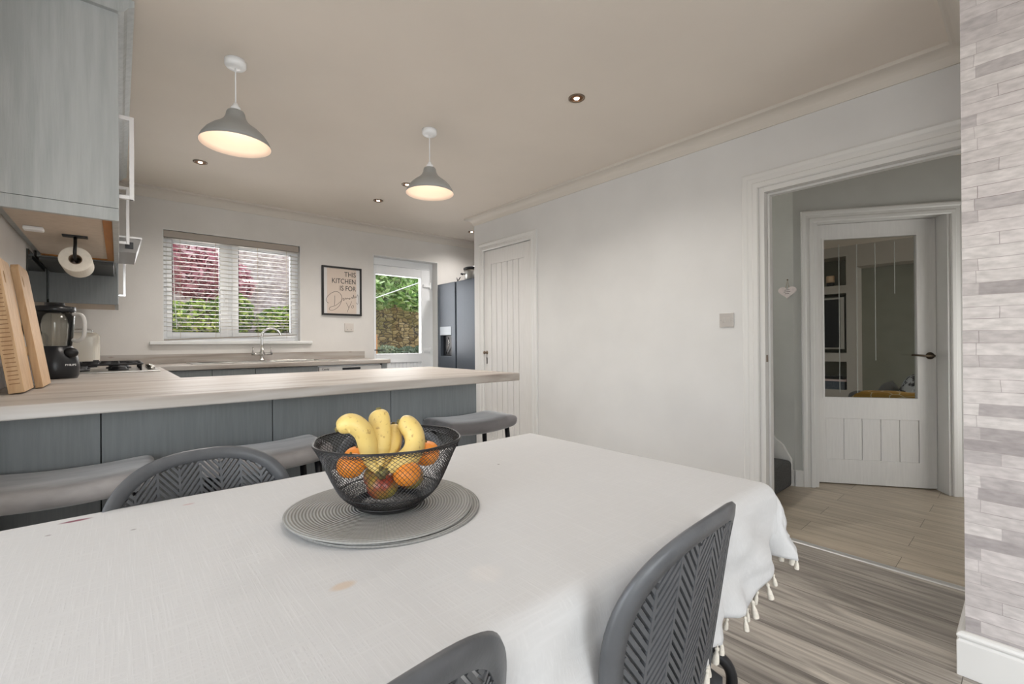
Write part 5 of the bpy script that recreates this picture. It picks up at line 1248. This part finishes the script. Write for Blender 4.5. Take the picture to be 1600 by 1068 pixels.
def throw_mat():
    m, nt, b = nt_new('mustard_geometric_throw'); L = nt.links.new
    tc = N(nt, 'ShaderNodeTexCoord'); v = N(nt, 'ShaderNodeTexVoronoi'); v.feature = 'DISTANCE_TO_EDGE'; v.inputs['Scale'].default_value = 9; L(tc.outputs['Object'], v.inputs['Vector'])
    mr = N(nt, 'ShaderNodeMapRange'); mr.inputs['From Min'].default_value = .02; mr.inputs['From Max'].default_value = .045; L(v.outputs['Distance'], mr.inputs['Value'])
    mx = N(nt, 'ShaderNodeMix', data_type='RGBA'); mx.inputs[6].default_value = (*lin((224, 204, 158)), 1); mx.inputs[7].default_value = (*lin((184, 138, 52)), 1); L(mr.outputs[0], mx.inputs[0]); L(mx.outputs[2], b.inputs['Base Color']); b.inputs['Roughness'].default_value = .95; return m
tw_ = MB(); vs = []; nx_, ny_ = 16, 30
for iy in range(ny_ + 1):
    for ix in range(nx_ + 1):
        a = ix / nx_; y = -.1 + iy / ny_ * 1.33; t_ = a * 3 - 1.5
        x = 5.475 + max(-.5, min(.5, t_)) * .29; dz = max(0, abs(t_) - .5) * .3
        e = max(0, (iy / ny_ - .86) / .14); z = .622 - dz - .018 * (abs(t_ * 1.6) ** 2 if abs(t_) < .5 else .64) - e * e * .12 + .004 * math.sin(y * 23)
        vs.append((x, y, z))
tw_.add(vs, [(j * (nx_ + 1) + i, j * (nx_ + 1) + i + 1, (j + 1) * (nx_ + 1) + i + 1, (j + 1) * (nx_ + 1) + i) for j in range(ny_) for i in range(nx_)], True)
to_ = tag(tw_.build('throw_blanket', throw_mat()), 'mustard throw with cream line pattern over the sofa back', 'blanket'); so_ = to_.modifiers.new('thick', 'SOLIDIFY'); so_.thickness = .012
def cushion(lab, c, rx, rz_, rot, m):
    mb = MB(); vs = []; n = 14
    for j in (1, -1):
        for iy in range(n + 1):
            for ix in range(n + 1):
                a, b = ix / n * 2 - 1, iy / n * 2 - 1; th = .075 * (1 - a ** 4) * (1 - b ** 4); k = 1 - .08 * (1 - abs(a)) * (abs(b) ** 3); vs.append((a * rx * (1 - .08 * (1 - b * b)), j * th, b * rz_ * (1 - .08 * (1 - a * a))))
    m1 = (n + 1) ** 2; fs = []
    for iy in range(n):
        for ix in range(n):
            q = iy * (n + 1) + ix; fs += [(q, q + 1, q + n + 2, q + n + 1), (m1 + q, m1 + q + n + 1, m1 + q + n + 2, m1 + q + 1)]
    mb.add(vs, fs, True); o = mb.build('cushion', m, local=True); o.location = c; o.rotation_euler = rot; return tag(o, lab, 'cushion', 'cushions on the living room sofa')
cushion('plain grey cushion on the sofa, left of the patterned one', (5.86, .98, .56), .17, .14, (.4, 0, .2), M_sofa)
cushion('black, white and blue patterned cushion leaning on the sofa', (5.84, .80, .61), .18, .19, (.42, 0, .2), mat('patterned_cushion', (40, 44, 56), (216, 220, 226), 14, rough=.9, lo=.47, hi=.53))
cushion('beige cushion at the right edge of the door glass', (5.83, .62, .61), .18, .19, (.45, 0, .2), mat('beige_cushion', (176, 166, 152), rough=.9))

# ------------------------------------------------------------------ garden
struct('floor_garden', MB().box(-8, 12, 5.02, 14, -.3, -.02), M_paving)
gw = MB().box(-4, 9.5, 8.3, 8.7, -.02, 3.6); tag(gw.build('garden_stone_wall', M_rubble, local=True), 'tall mossy stone wall across the garden seen through the back door', 'wall')
gb = MB(); vs = []; nx_, nz_ = 60, 34
for iz in range(nz_ + 1):
    for ix in range(nx_ + 1):
        x = -.4 + ix / nx_ * 3.3; z = .6 + iz / nz_ * 2.9; y = 8.05 - .35 * (1 - iz / nz_) + .12 * noise.noise(Vector((x * 3, z * 3, 1))) + .05 * noise.noise(Vector((x * 9, z * 9, 4)))
        vs.append((x, y, z))
nb = len(vs)
gb.add(vs + [(x, 8.29, z) for x, y, z in vs], [(j * (nx_ + 1) + i, j * (nx_ + 1) + i + 1, (j + 1) * (nx_ + 1) + i + 1, (j + 1) * (nx_ + 1) + i) for j in range(nz_) for i in range(nx_)])
tag(gb.build('stone_bank', M_bank, local=True, fix=False), 'pale grey-brown rough bank behind the bushes outside the kitchen window', 'bank')
tag(MB().box(-.6, 3.0, 6.6, 6.72, .0, 1.235).build('timber_planter', M_brass, bevel=.01), 'orange-brown timber planter edge low outside the kitchen window', 'planter')
tag(MB().box(-.6, 3.0, 6.721, 7.6, .0, 1.15).build('planter_soil', mat('dark_soil', (84, 68, 54), rough=1)), 'raised soil bed behind the timber edge outside the window', 'soil bed')
tag(MB().box(3.02, 7.5, 6.9, 8.29, 0, .72).build('raised_bed', M_rubble, bevel=.02), 'low stone raised bed with silver shrubs outside the back door', 'raised bed')
def foliage(name, lab, cat, blobs, nper, size, m, seed, stem=None, group=None):
    rg = random.Random(seed); t = thing(name, lab, cat, (blobs[0][0], blobs[0][1], stem[0][2] if stem else blobs[0][2]), group=group); mb = MB()
    for (x, y, z, rx, ry, rz_) in blobs:
        for i in range(nper):
            while True:
                d = Vector((rg.uniform(-1, 1), rg.uniform(-1, 1), rg.uniform(-1, 1)))
                if .1 < d.length < 1: break
            d = d.normalized() * (d.length ** .4)
            c = Vector((x + d.x * rx, y + d.y * ry, z + d.z * rz_)); s = size * rg.uniform(.6, 1.3)
            a = Vector((rg.gauss(0, 1), rg.gauss(0, 1), rg.gauss(0, .6))).normalized(); b = a.cross(Vector((rg.gauss(0, 1), rg.gauss(0, 1), rg.gauss(0, 1)))).normalized()
            n_ = a.cross(b)
            mb.add([c - a * s, c - a * s * .2 + b * s * .42 + n_ * s * .1, c + a * s, c - a * s * .2 - b * s * .42 + n_ * s * .1], [(0, 1, 2, 3)])
    mb.build('leaves', m, t, fix=False)
    if stem:
        sb = MB()
        for k in range(0, len(stem), 2): sb.tube(smoothpath([stem[k], tuple((a + b) / 2 + rg.uniform(-.05, .05) for a, b in zip(stem[k], stem[k + 1])), stem[k + 1]], 3), [.035] * 3 + [.025] * 4, 7)
        sb.build('branch', mat('bark', (104, 84, 66), rough=.95), t)
    return t
foliage('maple_tree', 'red-leaved maple tree outside the left pane of the kitchen window', 'tree', [(.75, 7.25, 2.15, .5, .3, .42), (1.05, 7.3, 1.95, .42, .28, .35), (.5, 7.2, 2.35, .4, .3, .38)], 1000, .055, M_maple, 3, [(.85, 7.3, 1.12), (.75, 7.25, 2.3), (.85, 7.3, 1.3), (1.1, 7.3, 2.1)])
foliage('garden_bush', 'green bush low outside the left pane of the kitchen window', 'bush', [(.8, 6.98, 1.42, .5, .2, .26), (1.15, 7.0, 1.5, .25, .18, .3)], 1200, .045, M_hedge, 4, [(.8, 7.0, 1.13), (.8, 7.0, 1.5)], 'garden bushes')
foliage('garden_bush', 'green bush low outside the right pane of the kitchen window', 'bush', [(1.75, 7.0, 1.4, .36, .2, .22), (2.1, 7.0, 1.5, .3, .2, .3)], 900, .045, M_hedge, 5, [(1.9, 7.0, 1.13), (1.9, 7.0, 1.5)], 'garden bushes')
foliage('leafy_tree', 'bright green leafy branches over the stone wall outside the back door', 'tree', [(3.7, 7.3, 2.35, .55, .35, .35), (4.2, 7.2, 2.25, .5, .35, .45), (3.35, 7.3, 2.0, .35, .3, .3), (4.55, 7.3, 2.5, .5, .3, .6), (3.9, 7.1, 1.95, .4, .25, .28), (3.2, 7.4, 2.5, .5, .3, .4)], 720, .085, M_leaf, 6, [(5.2, 7.4, .72), (4.6, 7.35, 2.5), (4.6, 7.35, 2.4), (3.4, 7.3, 2.4)])
foliage('silver_shrub', 'silver-green shrub at the foot of the wall outside the back door', 'bush', [(3.45, 7.2, .92, .25, .15, .16), (3.8, 7.2, .9, .25, .15, .15), (4.15, 7.2, .9, .25, .15, .18)], 500, .04, M_sage, 8, [(3.8, 7.2, .73), (3.8, 7.2, .95)])
tag(MB().tube([(1.76, 5.03, 1.5), (2.2, 6.3, 1.52), (4.6, 6.5, 2.45), (6.5, 8.31, 2.6)], .006, 6).build('washing_line', M_upvc), 'white washing line slanting across the view outside the back door', 'washing line')
